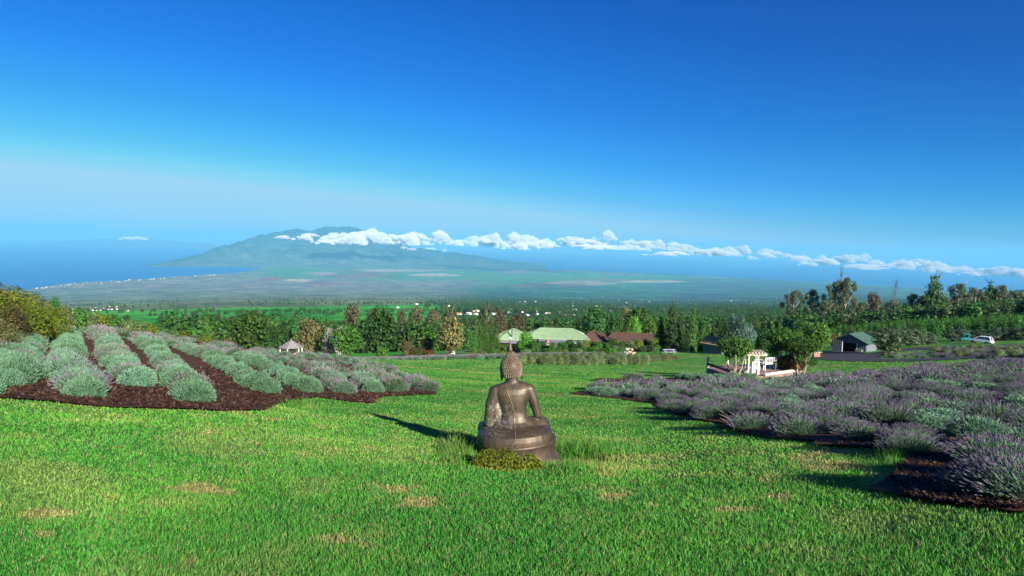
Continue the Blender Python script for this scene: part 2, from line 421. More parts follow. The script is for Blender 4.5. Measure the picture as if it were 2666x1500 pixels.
def terrain_material(name, near):
    mt, n, l, b = new_mat(name)
    at_ = n.new('ShaderNodeAttribute'); at_.attribute_name = 'cover'
    geo = n.new('ShaderNodeNewGeometry')
    if near:
        f1 = noise(n, l, geo.outputs['Position'], 7.0, 5, 0.65); f2 = noise(n, l, geo.outputs['Position'], 38.0, 4, 0.7)
        mm = n.new('ShaderNodeMath'); mm.operation = 'ADD'; l.new(f1, mm.inputs[0]); l.new(f2, mm.inputs[1])
        k = ramp(n, l, mm.outputs[0], 0.0, 1.0, (0.52, 0.55, 0.5), (1.35, 1.3, 1.4))
        mr = n.new('ShaderNodeMapRange'); l.new(mm.outputs[0], mr.inputs[0]); mr.inputs[1].default_value = 0.6; mr.inputs[2].default_value = 1.4
        k = mixc(n, l, mr.outputs[0], (0.6, 0.66, 0.6), (1.3, 1.3, 1.25))
        l.new(mixc(n, l, 1.0, at_.outputs['Color'], k, 'MULTIPLY'), b.inputs['Base Color'])
        bump(n, l, mm.outputs[0], b, 0.9, 0.05)
        b.inputs['Roughness'].default_value = 0.8; b.inputs['Specular IOR Level'].default_value = 0.15
        b.inputs['Sheen Weight'].default_value = 0.0
    else:
        f1 = noise(n, l, geo.outputs['Position'], 1 / 40.0, 4, 0.7); f2 = noise(n, l, geo.outputs['Position'], 1 / 210.0, 3, 0.6)
        mr = n.new('ShaderNodeMapRange'); l.new(f1, mr.inputs[0]); mr.inputs[1].default_value = 0.36; mr.inputs[2].default_value = 0.62
        k = mixc(n, l, mr.outputs[0], (0.42, 0.5, 0.42), (1.45, 1.4, 1.45))
        c = mixc(n, l, 1.0, at_.outputs['Color'], k, 'MULTIPLY')
        f3 = noise(n, l, geo.outputs['Position'], 1 / 520.0, 5, 0.7); m3 = n.new('ShaderNodeMapRange'); l.new(f3, m3.inputs[0]); m3.inputs[1].default_value = 0.40; m3.inputs[2].default_value = 0.62
        c = mixc(n, l, 1.0, c, mixc(n, l, m3.outputs[0], (0.55, 0.62, 0.6), (1.35, 1.3, 1.3)), 'MULTIPLY')
        l.new(c, b.inputs['Base Color'])
        b.inputs['Roughness'].default_value = 0.95; b.inputs['Specular IOR Level'].default_value = 0.05
        bump(n, l, f2, b, 1.0, 12.0)
    return mt
M_LAWN = terrain_material('turf', True); M_FAR = terrain_material('far_land', False)

azs = np.concatenate([np.radians(np.arange(-180, -48, 6.0)), np.radians(np.arange(-48, 48, 0.25)), np.radians(np.arange(48, 180, 6.0))])
def ring_terrain(name, R0, R1, step, mat, cover, label_kind='structure', front=False):
    nR = int(math.log(R1 / R0) / math.log(1 + step)) + 2
    Rs = np.exp(np.linspace(math.log(R0), math.log(R1), nR))
    A, RR = np.meshgrid(azs, Rs)
    x = (RR * np.sin(A)).ravel(); y = (RR * np.cos(A)).ravel(); z = TZ(x, y)
    na = len(azs); i = np.arange(nR - 1)[:, None] * na + np.arange(na)[None, :]
    j = np.arange(nR - 1)[:, None] * na + (np.arange(na)[None, :] + 1) % na
    Fc = np.stack([i, i + na, j + na, j], -1).reshape(-1, 4)
    V = np.stack([x, y, z], -1); c = cover(x, y, z)
    if R0 < 1:
        V = np.vstack([V, [[0, 0, -1.7]]])
        c = np.vstack([c, c[:1]])
        cen = np.stack([np.full(na, len(V) - 1), np.full(na, len(V) - 1), np.arange(na), (np.arange(na) + 1) % na], -1)
    o = link(name, mesh_np(name, V, Fc, mat, True, color=c)); tag(o, kind=label_kind); return o
def garden_cover(x, y, z):
    R = np.hypot(x, y); e = 160 + 78 * sstep(0.30, 0.42, np.arctan2(x, y)); w = sstep(e - 38, e, R)[:, None]
    return lawn_cover(x, y)[0] * (1 - w) + far_cover(x, y, z) * w
ring_terrain('lawn', 0.55, 240, 0.022, M_LAWN, garden_cover)
ring_terrain('hillside', 240, 2200, 0.016, M_FAR, far_cover)
ring_terrain('coastal_plain', 2200, 42000, 0.011, M_FAR, far_cover)

# sea
mt, n, l, b = new_mat('sea_water')
geo = n.new('ShaderNodeNewGeometry'); f1 = noise(n, l, geo.outputs['Position'], 1 / 900.0, 4, 0.6)
l.new(ramp(n, l, f1, 0.3, 0.7, (0.002, 0.10, 0.32), (0.002, 0.13, 0.38)), b.inputs['Base Color'])
b.inputs['Roughness'].default_value = 0.45; b.inputs['Specular IOR Level'].default_value = 0.12
M_SEA = mt
ths = np.linspace(0, 2 * math.pi, 181)[:-1]
V = [[0, 0, -1000]] + [[r * math.sin(t), r * math.cos(t), -1000] for r in (4000, 60000, 112000) for t in ths]
k = len(ths); Fc = []
for a in range(2):
    for i in range(k): Fc.append([1 + a * k + i, 1 + a * k + (i + 1) % k, 1 + (a + 1) * k + (i + 1) % k, 1 + (a + 1) * k + i])
tag(link('sea', mesh_np('sea', V, np.array(Fc)[:, ::-1], M_SEA)), kind='structure')

# the mountain across the isthmus, and a faint island beyond
def massif(name, sil, R0, Rp, R1, colour, n_az, n_R, seed, rough):
    xs = np.linspace(sil[0][0], sil[-1][0], n_az)
    ys = np.interp(xs, [s[0] for s in sil], [s[1] for s in sil])
    if rough: ys = ys + (fbm(xs / 40, xs * 0 + seed, seed) - 0.5) * 12 * np.clip((690 - ys) / 60, 0, 1) + (fbm(xs / 11, xs * 0 + seed, seed + 4) - 0.5) * 5 * np.clip((690 - ys) / 60, 0, 1)
    az = np.array([float(px_az_r(px, py)[0]) for px, py in zip(xs, ys)])
    rp = np.interp(xs, [380, 420, 520, 640, 740, 3000], [24900, 25200, 27500, 30500, Rp, Rp]) if rough else np.full(len(xs), float(Rp))
    zt = np.array([zray(px, py, q) for px, py, q in zip(xs, ys, rp)])
    Rs = np.linspace(R0, R1, n_R); A, RR = np.meshgrid(az, Rs); ZT = np.broadcast_to(zt, A.shape)
    RP = np.broadcast_to(rp, A.shape); R1P = np.broadcast_to(np.interp(xs, [380, 480, 560, 760], [900, 1500, 3000, R1 - Rp]) + rp if rough else np.full(len(xs), float(R1)), A.shape); RR = np.where(np.arange(n_R)[:, None] < n_R // 2, R0 + (RP - R0) * np.arange(n_R)[:, None] / (n_R // 2), RP + (R1P - RP) * (np.arange(n_R)[:, None] - n_R // 2) / (n_R - n_R // 2))
    t = np.clip((RR - R0) / (RP - R0), 0, 1); back = np.clip((R1P - RR) / (R1P - RP), 0, 1)
    prof = np.where(RR <= RP, t ** 1.7, back ** 1.2)
    x, y = RR * np.sin(A), RR * np.cos(A)
    # gullies run down the slope: ridged noise stretched along it
    wx, wy = x + 1800 * fbm(x / 3000, y / 3000, 77), y + 1800 * fbm(x / 3000, y / 3000, 78)
    g = 1 - np.abs(2 * fbm(wx / 1900, wy / 4200, seed, 5) - 1)
    g2 = 1 - np.abs(2 * fbm(wx / 800, wy / 1700, seed + 3, 4) - 1)
    base = -1008.0
    Z = base + (ZT - base) * prof
    amp = np.clip((ZT - base), 0, 1800) * (1 - np.abs(2 * prof - 1) ** 2) * 0.26 * (prof < 0.995)
    Z = Z + (g - 0.75) * amp + (g2 - 0.75) * amp * 0.35
    V = np.stack([x, y, Z], -1).reshape(-1, 3)
    na = len(az); i = (np.arange(n_R - 1)[:, None] * na + np.arange(na - 1)[None, :])
    Fc = np.stack([i, i + 1, i + na + 1, i + na], -1).reshape(-1, 4)
    nn = fbm(x / 1400, y / 1400, seed + 9)
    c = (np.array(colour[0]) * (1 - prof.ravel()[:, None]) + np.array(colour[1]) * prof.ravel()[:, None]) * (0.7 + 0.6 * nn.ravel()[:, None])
    o = link(name, mesh_np(name, V, Fc, M_FAR, True, color=c)); tag(o, kind='structure'); return o
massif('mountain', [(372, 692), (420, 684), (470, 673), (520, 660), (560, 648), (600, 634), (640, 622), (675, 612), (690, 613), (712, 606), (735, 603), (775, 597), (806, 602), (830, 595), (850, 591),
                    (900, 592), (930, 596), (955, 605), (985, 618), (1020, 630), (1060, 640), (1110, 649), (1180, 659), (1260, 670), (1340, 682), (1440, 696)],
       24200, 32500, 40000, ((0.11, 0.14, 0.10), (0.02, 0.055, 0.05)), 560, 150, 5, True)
massif('island', [(40, 634), (120, 630), (200, 626), (270, 622), (320, 620), (380, 622), (460, 628), (560, 634)], 62000, 70000, 78000, ((0.1, 0.12, 0.08), (0.08, 0.1, 0.06)), 80, 24, 8, False)

# clouds along the horizon
def cloud_mesh(name, seed, nb, w, h):
    r = random.Random(seed); B_ = MB(); bm = bmesh.new(); bmesh.ops.create_icosphere(bm, subdivisions=3, radius=1.0)
    co = np.array([v.co[:] for v in bm.verts]); f = [[q.index for q in p.verts] for p in bm.faces]; bm.free()
    tops = [r.uniform(-0.4, 0.4) for _ in range(3)]
    for k in range(nb):
        x = r.uniform(-0.5, 0.5) * w if k % 2 else r.choice(tops) * w + r.gauss(0, .06) * w
        e = max(0.0, 1 - (2 * x / w) ** 2) * (0.55 + 0.6 * float(vnoise(x * 2.2 + seed, seed * 1.7, 5)))
        rad = r.uniform(0.13, 0.30) * h * (0.5 + 0.6 * e)
        z = r.uniform(0.0, 1.0) * h * (0.15 + 0.75 * e) * 0.85 + rad * 0.5
        d = 1 + 0.5 * (fbm(co[:, 0] * 1.9 + k * 3.1, co[:, 1] * 1.9 + co[:, 2] * 1.5 + seed, seed, 4) - 0.5) * 2
        P = co * d[:, None] * rad * np.array([1.3, 1.0, 0.9]) + np.array([x, r.uniform(-0.5, 0.5) * h * 0.7, z])
        B_.add(P.tolist(), f)
    me = B_.mesh(name); o = bpy.data.objects.new('tmp', me); COL.objects.link(o)
    md = o.modifiers.new('r', 'REMESH'); md.mode = 'VOXEL'; md.voxel_size = 0.032
    res = bpy.data.meshes.new_from_object(o.evaluated_get(bpy.context.evaluated_depsgraph_get())); bpy.data.objects.remove(o)
    res.name = name; res.materials.clear(); res.materials.append(M_CLOUD); return res
M_CLOUD = bpy.data.materials.new('cloud_vapour'); M_CLOUD.use_nodes = True; nt = M_CLOUD.node_tree; nt.nodes.remove(nt.nodes['Principled BSDF'])
pv = nt.nodes.new('ShaderNodeVolumePrincipled'); pv.inputs['Color'].default_value = (1, 1, 1, 1); pv.inputs['Density'].default_value = 1 / 150.0; pv.inputs['Anisotropy'].default_value = -0.35
nt.links.new(pv.outputs[0], nt.nodes['Material Output'].inputs['Volume'])
CM = [cloud_mesh('cumulus', 100 + k, 34, 2.6, 1.0) for k in range(6)]
# (pixel column, base row, top row, width in pixels, distance)
CLOUDS = [(735, 622, 610, 60, 27500), (790, 626, 612, 70, 27300), (806, 616, 605, 55, 28500), (840, 634, 616, 60, 26500), (890, 634, 606, 110, 26000), (950, 636, 600, 120, 26000), (1010, 637, 604, 110, 26200), (1060, 636, 606, 90, 26500),
          (1080, 625, 600, 70, 28000), (1135, 634, 604, 90, 27500), (1055, 648, 641, 26, 25500), (1120, 650, 645, 30, 25500),
          (1185, 640, 622, 70, 30000), (1282, 632, 606, 66, 33000), (1262, 640, 610, 60, 34000), (1330, 640, 610, 80, 34000), (1385, 646, 612, 90, 33000), (1418, 640, 611, 60, 34000), (1350, 650, 626, 70, 32000),
          (1470, 640, 616, 80, 35000), (1500, 636, 614, 70, 35000), (1575, 628, 604, 62, 36000), (1540, 644, 624, 120, 34000), (1637, 640, 617, 66, 36000), (1668, 644, 624, 60, 36000), (1705, 646, 625, 70, 36000), (1640, 652, 636, 80, 33000),
          (1745, 652, 634, 70, 36000), (1795, 660, 637, 70, 36000), (1850, 666, 638, 110, 35000), (1890, 664, 640, 70, 36000), (1930, 662, 640, 60, 37000), (1995, 664, 646, 50, 37000), (1985, 672, 660, 60, 36000),
          (2055, 674, 653, 60, 38000), (2085, 678, 661, 60, 37000), (2135, 684, 663, 48, 37000), (2190, 686, 666, 70, 38000), (2218, 680, 662, 50, 38000), (2246, 676, 663, 36, 39000), (2285, 692, 670, 62, 37000), (2318, 698, 680, 44, 37000),
          (2340, 692, 674, 52, 38000), (2352, 700, 682, 60, 36000), (2395, 694, 674, 60, 38000), (2425, 705, 686, 70, 36000), (2465, 702, 684, 60, 37000), (2500, 708, 688, 64, 37000), (2545, 714, 698, 60, 36000), (2580, 716, 700, 60, 36000),
          (2615, 720, 694, 76, 36000), (2650, 722, 696, 80, 36000), (2700, 726, 700, 90, 36000), (348, 626, 613, 66, 60000), (1230, 628, 614, 50, 34000), (2140, 690, 676, 90, 35000), (2250, 700, 688, 90, 35000), (1750, 664, 652, 120, 33000), (1600, 648, 638, 120, 33000)]
_uk = [(0.1, 'small')]
rc = random.Random(3)
for px, pb, pt, w, R in [c for c in CLOUDS if c[0] > 880]:
    CLOUDS.append((px + rc.uniform(-42, 42), pb + rc.uniform(0, 5), pb - (pb - pt) * rc.uniform(.35, .75), w * rc.uniform(.5, 1.1), R * rc.uniform(.97, 1.0)))
for i, (px, pb, pt, w, R) in enumerate(CLOUDS):
    if 29000 < R < 50000: R *= 0.72
    zb, zt = zray(px, pb, R), zray(px, pt, R)
    az = float(px_az_r(px, pb)[0]); s = w / F * R / 2.4 * 1.1
    o = link('cumulus_cloud', CM[i % 6], None, (R * math.sin(az), R * math.cos(az), zb))
    o.rotation_euler = (0, 0, -az + (math.pi if i % 3 == 1 else 0)); v_ = 0.80 + 0.5 * ((i * 37) % 17) / 17.0; o.scale = (s * .74 * v_, s * 0.8, (zt - zb) * 1.05 * v_)
    if px == 348: tag(o, 'small lone cloud resting above the faint island over the bay', 'cloud')
    elif px < 850: tag(o, 'wispy cloud caught on the upper slopes of the mountain', 'cloud', 'wisps on the mountain slope')
    elif px == 1575: tag(o, 'tall rounded cloud tower standing above the middle of the cloud line', 'cloud')
    else: tag(o, 'white cumulus puff in the cloud bank against the right shoulder of the mountain' if px < 1160 else ('white cumulus puff in the cloud line above the open sea at the centre' if px < 1900 else 'small white puff in the lower cloud line above the right skyline trees'), 'cloud', 'cumulus puffs in the cloud line')

# the air
mt = bpy.data.materials.new('air'); mt.use_nodes = True; nt = mt.node_tree
nt.nodes.remove(nt.nodes['Principled BSDF'])
pv = nt.nodes.new('ShaderNodeVolumePrincipled'); pv.inputs['Color'].default_value = (0.20, 0.62, 0.92, 1)
pv.inputs['Density'].default_value = 1 / 31000.0; pv.inputs['Anisotropy'].default_value = 0.0
nt.links.new(pv.outputs[0], nt.nodes['Material Output'].inputs['Volume'])
hz = MB().box((0, 30000, -200), (250000, 190000, 1800)).build('haze', mt); tag(hz, kind='stuff')

# ================================================================== leaf, blade and branch builders
def leaf_quads(P, N, size, rs, aspect=0.55, flat=0.35):
    """diamond leaf clumps at points P facing roughly along N"""
    n = len(P); A = rs.normal(size=(n, 3)) * flat * 2 + N
    A /= np.linalg.norm(A, axis=1, keepdims=True) + 1e-9
    U = np.cross(A, rs.normal(size=(n, 3))); U /= np.linalg.norm(U, axis=1, keepdims=True) + 1e-9
    W = np.cross(A, U); s = (size * rs.uniform(0.6, 1.35, n))[:, None]
    V = np.stack([P - U * s, P - W * s * aspect + A * s * 0.15, P + U * s, P + W * s * aspect + A * s * 0.15], 1).reshape(-1, 3)
    return V, np.arange(4 * n).reshape(n, 4)

def crown(name, mat, lobes, n, size, seed, shell=0.75, aspect=0.6, up=0.0, squash=1.0):
    """foliage spread through a set of lobes (x, y, z, rx, rz): clumped, uneven, with gaps"""
    rs = np.random.default_rng(seed); L = np.array(lobes, float)
    wgt = L[:, 3] ** 2; wgt = wgt / wgt.sum(); k = rs.choice(len(L), n, p=wgt)
    D = rs.normal(size=(n, 3)); D /= np.linalg.norm(D, axis=1, keepdims=True)
    rad = (shell + (1 - shell) * rs.uniform(0, 1, n)) * (1 + 0.22 * (rs.uniform(0, 1, n) ** 4))
    rad = np.where(rs.uniform(0, 1, n) < 0.22, rs.uniform(0.2, 0.9, n), rad)
    lump = 0.78 + 0.5 * vnoise(D[:, 0] * 2.6 + k * 3.7, D[:, 1] * 2.6 + D[:, 2] * 2.1, seed)
    P = L[k, :3] + D * (rad * lump)[:, None] * np.stack([L[k, 3], L[k, 3], L[k, 4]], 1)
    N = D + np.array([0, 0, 0.4 + up])
    V, Fc = leaf_quads(P, N, size, rs, aspect)
    tint = np.clip(rs.normal(0.45, 0.22, n) + 0.25 * (vnoise(P[:, 0] * 5, P[:, 1] * 5 + P[:, 2] * 5, seed + 2) - 0.5) * 2, 0, 1)
    return mesh_np(name, V, Fc, mat, False, tint=np.repeat(tint, 4))

def ball_lobes(seed, n, c0, c1, w, r, flat=1.0, top_bias=0.0):
    r_ = random.Random(seed); out = []
    for i in range(n):
        t = (i + 0.5) / n; z = c0 + (c1 - c0) * (t ** (1 - 0.4 * top_bias)); e = math.sqrt(max(0.05, 1 - (2 * t - 1) ** 2))
        a = i * 2.4 + r_.uniform(-0.5, 0.5); d = w * e * r_.uniform(0.35, 0.75)
        rr = r * r_.uniform(0.75, 1.2)
        out.append((d * math.cos(a), d * math.sin(a), z, rr, rr * flat))
    return out
def trunk_mesh(name, mat, seed, h, r, limbs, spread, fork=0.45, stems=1):
    r_ = random.Random(seed); b = MB()
    for s in range(stems):
        a0 = s * 2 * math.pi / stems; sx, sy = (0, 0) if stems == 1 else (0.10 * math.cos(a0), 0.10 * math.sin(a0))
        pts = [(sx * .5 , sy * .5, -0.06)] + [(sx * (1 + 2.2 * t) + r_.uniform(-.02, .02), sy * (1 + 2.2 * t) + r_.uniform(-.02, .02), h * t) for t in (0.02, 0.3, 0.6, 1.0)]
        b.tube(pts, [r * 1.35, r * 1.15, r * 0.85, r * 0.6, r * 0.2], 6)
        for k in range(limbs):
            z = h * (fork + (0.95 - fork) * (k + 0.5) / limbs); a = k * 2.4 + seed + a0
            p = Vector((sx * 2, sy * 2, z)); q = p + Vector((math.cos(a) * spread, math.sin(a) * spread, spread * r_.uniform(0.5, 1.1)))
            b.tube([p, (p + q) / 2 + Vector((0, 0, -0.02)), q], [r * 0.5, r * 0.35, r * 0.1], 5)
    return b.mesh(name, mat, smooth=True)

M_BARK = simple_mat('bark', (0.06, 0.045, 0.03), (0.16, 0.12, 0.085), 14, 0.9, bumps=0.5, dist=0.02)
M_BARKP = simple_mat('pale_bark', (0.22, 0.18, 0.13), (0.42, 0.36, 0.28), 12, 0.85, bumps=0.4, dist=0.02)
L_GREEN = leaf_mat('leaf_green', (0.027, 0.088, 0.015), (0.094, 0.219, 0.033))
L_DEEP = leaf_mat('leaf_deep_green', (0.019, 0.069, 0.018), (0.062, 0.169, 0.033))
L_BRIGHT = leaf_mat('leaf_bright', (0.044, 0.138, 0.015), (0.150, 0.338, 0.037))
L_OLIVE = leaf_mat('leaf_olive_brown', (0.069, 0.077, 0.027), (0.213, 0.200, 0.075), (0.275, 0.175, 0.075))
L_BROWN = leaf_mat('leaf_brown_grey', (0.055, 0.058, 0.03), (0.16, 0.15, 0.075), (0.18, 0.14, 0.075))
L_GUM = leaf_mat('leaf_gum', (0.040, 0.066, 0.028), (0.13, 0.175, 0.07), (0.14, 0.145, 0.07))
L_CYPR = leaf_mat('leaf_cypress', (0.037, 0.106, 0.018), (0.106, 0.231, 0.037))
L_CONIF = leaf_mat('leaf_conifer', (0.025, 0.069, 0.022), (0.094, 0.175, 0.050))
L_SILVER = leaf_mat('leaf_olive_tree', (0.048, 0.090, 0.040), (0.19, 0.28, 0.15), (0.34, 0.42, 0.28))
L_BLUE = leaf_mat('leaf_blue_gum', (0.04, 0.10, 0.065), (0.13, 0.23, 0.17))
L_YELL = leaf_mat('leaf_yellow_green', (0.07, 0.13, 0.014), (0.28, 0.34, 0.04), (0.24, 0.13, 0.04))
L_PALE = leaf_mat('leaf_pale_shrub', (0.11, 0.18, 0.06), (0.34, 0.42, 0.19), (0.44, 0.42, 0.24))
L_PLANT = leaf_mat('leaf_plantation', (0.027, 0.094, 0.018), (0.094, 0.237, 0.040))
L_WHITE = leaf_mat('white_blossom', (0.30, 0.31, 0.24), (0.72, 0.70, 0.64))
L_RUST = leaf_mat('rusty_leaves', (0.10, 0.07, 0.02), (0.34, 0.17, 0.05))
L_LOW = leaf_mat('leaf_groundcover', (0.06, 0.12, 0.008), (0.26, 0.33, 0.02), (0.36, 0.22, 0.03))

# crown prototypes of unit height (trunk foot at z = 0, top near z = 1, width about 1)
PROTO = {}
def proto(key, crown_me, trunk_me): PROTO[key] = (crown_me, trunk_me)
for v in range(2):
    proto('round%d' % v, crown('crown', L_GREEN, ball_lobes(3 + v, 13, 0.30, 0.84, 0.42, 0.20, 0.9), 3000, 0.034, 5 + v), trunk_mesh('trunk', M_BARK, v, 0.75, 0.035, 5, 0.2))
    proto('deep%d' % v, crown('crown', L_DEEP, ball_lobes(13 + v, 15, 0.24, 0.86, 0.40, 0.19, 1.1), 3000, 0.036, 15 + v, up=0.5), trunk_mesh('trunk', M_BARK, v + 3, 0.7, 0.035, 5, 0.2))
    proto('olivebrown%d' % v, crown('crown', L_OLIVE, ball_lobes(23 + v, 14, 0.22, 0.86, 0.42, 0.18, 0.9), 2600, 0.034, 25 + v), trunk_mesh('trunk', M_BARK, v + 5, 0.7, 0.03, 6, 0.22))
    proto('brown%d' % v, crown('crown', L_BROWN, ball_lobes(33 + v, 15, 0.28, 0.88, 0.42, 0.17, 0.9), 2400, 0.032, 35 + v), trunk_mesh('trunk', M_BARK, v + 7, 0.75, 0.028, 6, 0.22))
    proto('bright%d' % v, crown('crown', L_BRIGHT, ball_lobes(43 + v, 13, 0.26, 0.86, 0.40, 0.20, 0.85), 2800, 0.034, 45 + v), trunk_mesh('trunk', M_BARK, v + 9, 0.7, 0.035, 5, 0.2))
    r6 = random.Random(60 + v * 9); gl = []
    for i in range(30):
        z = 0.30 + 0.66 * (i + .5) / 30; wd = 0.40 * math.sin(math.pi * min(1, (z - .18) / .86)) ** .7; a_ = i * 2.4 + r6.uniform(-.5, .5); d_ = wd * r6.uniform(.25, 1.0); q = r6.uniform(.07, .125)
        gl.append((d_ * math.cos(a_), d_ * math.sin(a_), z, q, q * .7))
    proto('gum%d' % v, crown('crown', L_GUM, gl, 4200, 0.022, 65 + v, shell=0.45, aspect=0.45), trunk_mesh('trunk', M_BARKP, v + 11, 0.94, 0.020, 12, 0.24, 0.3))
    proto('olive%d' % v, crown('crown', L_SILVER, ball_lobes(73 + v, 17, 0.16, 0.84, 0.44, 0.17, 1.1), 2200, 0.060, 75 + v, aspect=0.3, up=1.2), trunk_mesh('trunk', M_BARK, v + 13, 0.5, 0.04, 5, 0.2))
    # narrow cypress column
    rs_ = random.Random(90 + v)
    cy = [(rs_.uniform(-.1, .1), rs_.uniform(-.1, .1), 0.06 + 0.9 * i / 13, 0.40 * (1 - (i / 13.0) ** 1.8) + 0.07, 0.10) for i in range(14)]
    proto('cypress%d' % v, crown('crown', L_CYPR, cy, 2200, 0.045, 91 + v, aspect=0.35, up=1.6), trunk_mesh('trunk', M_BARK, v, 0.8, 0.03, 2, 0.05))
    co = []
    for i in range(26):
        t = i / 26.0; a = i * 2.4; w = 0.40 * (1 - t) ** 0.8 + 0.03
        co.append((math.cos(a) * w * 0.62, math.sin(a) * w * 0.62, 0.10 + 0.86 * t, w * 0.52, 0.055))
        co.append((-math.cos(a) * w * 0.3, -math.sin(a) * w * 0.3, 0.08 + 0.86 * t, w * 0.45, 0.06))
    proto('conifer%d' % v, crown('crown', L_CONIF, co, 3200, 0.035, 95 + v, shell=0.5, aspect=0.4, up=0.4), trunk_mesh('trunk', M_BARK, v + 2, 0.96, 0.03, 6, 0.18, 0.2))
    pl_ = [(random.Random(i + v * 50).uniform(-.16, .16), random.Random(i + 30 + v * 50).uniform(-.16, .16), 0.12 + 0.8 * i / 8, 0.36 * (1 - (i / 8.0) ** 1.5) + 0.10, 0.13) for i in range(9)]
    proto('plantation%d' % v, crown('crown', L_PLANT, pl_, 800, 0.075, 97 + v, aspect=0.28, up=1.3), trunk_mesh('trunk', M_BARK, v + 4, 0.7, 0.03, 2, 0.1))
    proto('shrub%d' % v, crown('foliage', L_YELL, ball_lobes(111 + v, 12, 0.18, 0.78, 0.44, 0.25, 0.9), 3000, 0.045, 111 + v, aspect=0.4, up=0.9), trunk_mesh('stem', M_BARK, v, 0.4, 0.03, 4, 0.2))
    proto('slope%d' % v, crown('foliage', (L_YELL, L_OLIVE)[v], ball_lobes(311 + v, 22, 0.14, 0.82, 0.46, 0.17, 1.0), 8000, 0.024, 311 + v, aspect=0.35, up=0.9), trunk_mesh('stem', M_BARK, v, 0.4, 0.03, 4, 0.2))
    proto('pale%d' % v, crown('foliage', L_PALE, ball_lobes(121 + v, 11, 0.14, 0.72, 0.44, 0.26, 1.1), 2000, 0.07, 121 + v, aspect=0.18, up=1.6), trunk_mesh('stem', M_BARK, v + 1, 0.4, 0.03, 4, 0.2))
    proto('green%d' % v, crown('foliage', L_GREEN, ball_lobes(131 + v, 11, 0.16, 0.76, 0.44, 0.25, 0.9), 2200, 0.05, 131 + v), trunk_mesh('stem', M_BARK, v + 2, 0.4, 0.03, 4, 0.2))
proto('bluegum0', crown('crown', L_BLUE, ball_lobes(141, 14, 0.22, 0.88, 0.36, 0.18, 1.0), 2600, 0.036, 141, aspect=0.4), trunk_mesh('trunk', M_BARKP, 3, 0.8, 0.028, 5, 0.2))
proto('white0', crown('foliage', L_WHITE, ball_lobes(151, 12, 0.2, 0.84, 0.4, 0.17, 1.0), 1500, 0.045, 151, aspect=0.4), trunk_mesh('stem', M_BARKP, 6, 0.6, 0.03, 6, 0.25))
proto('rust0', crown('foliage', L_RUST, ball_lobes(161, 9, 0.2, 0.72, 0.42, 0.24, 0.9), 1600, 0.05, 161), trunk_mesh('stem', M_BARK, 8, 0.4, 0.03, 4, 0.2))
# clipped umbrella trees on the deck: several stems, foliage only on top
tl = [(x * 0.30, y * 0.30, z, 0.19, 0.15) for x, y, z in [(0, 0, .84), (1, 0, .76), (-1, 0, .76), (0, 1, .76), (0, -1, .76), (.75, .75, .72), (-.75, .75, .72), (.75, -.75, .72), (-.75, -.75, .72), (.4, .1, .6), (-.4, -.1, .6), (0, .4, .58), (0.1, -.45, .58)]]
proto('clipped0', crown('crown', L_GREEN, tl, 6000, 0.026, 171), trunk_mesh('trunk', M_BARKP, 21, 0.62, 0.024, 3, 0.16, 0.5, stems=4))
tl2 = tl + [(.25, .2, .45, .16, .14), (-.25, -.2, .42, .16, .14), (0.1, -.3, .34, .13, .12), (-.1, .3, .36, .13, .12)]
proto('clipped1', crown('crown', L_GREEN, tl2, 6500, 0.026, 181), trunk_mesh('trunk', M_BARKP, 22, 0.6, 0.024, 3, 0.16, 0.4, stems=4))
def bare_tree(seed):
    r_ = random.Random(seed); b = MB()
    b.tube([(0, 0, -.05), (.01, 0, .3), (-.01, .01, .65), (.01, 0, 1)], [.022, .018, .012, .003], 6)
    for k in range(26):
        z = r_.uniform(.25, .95); a = r_.uniform(0, 6.3); L = .34 * (1.05 - z) + .06
        p = Vector((0, 0, z)); q = p + Vector((math.cos(a) * L, math.sin(a) * L, L * r_.uniform(.2, 1.2)))
        b.tube([p, (p * .45 + q * .55) + Vector((0, 0, -.015)), q], [.008, .006, .002], 4)
        for s in range(3):
            u = r_.uniform(.4, .95); p2 = p.lerp(q, u); q2 = p2 + Vector((r_.uniform(-.1, .1), r_.uniform(-.1, .1), r_.uniform(.02, .14)))
            b.tube([p2, q2], [.004, .0015], 3)
    return b.mesh('trunk', simple_mat('dead_wood', (0.08, 0.07, 0.06), (0.17, 0.155, 0.14), 10, 0.9))
PROTO['bare0'] = (None, bare_tree(4))

def plant(name, key, loc, h, w, label, cat, group=None, parts=('crown', 'trunk'), rz=None, w2=None, whole=False):
    cm, tm = PROTO[key]
    rz = random.uniform(0, 6.28) if rz is None else rz
    if cm is None or whole:
        o = link(name, tm if cm is None else cm, None, loc); o.rotation_euler = (0, 0, rz); o.scale = (w, w2 or w, h); tag(o, label, cat, group); return o
    o = empty(name, loc, rz, (w, w2 or w, h)); tag(o, label, cat, group)
    link(parts[0], cm, o); link(parts[1], tm, o)
    return o
def tree_px(name, key, px, R, top, w_px, label, cat='tree', group=None, **kw):
    p = at(px, R); zt = zray(px, top, R); h = max(0.4, (zt - p.z)) * 1.03
    return plant(name, key, p, h, w_px / F * R / 0.97, label, cat, group, **kw)
def shrub_px(name, key, px, py, h_px, w_px, label, cat='shrub', group=None, **kw):
    p, R = ground(px, py)
    return plant(name, key, p, h_px / F * R * 1.1, w_px / F * R, label, cat, group, parts=('foliage', 'stem'), **kw)

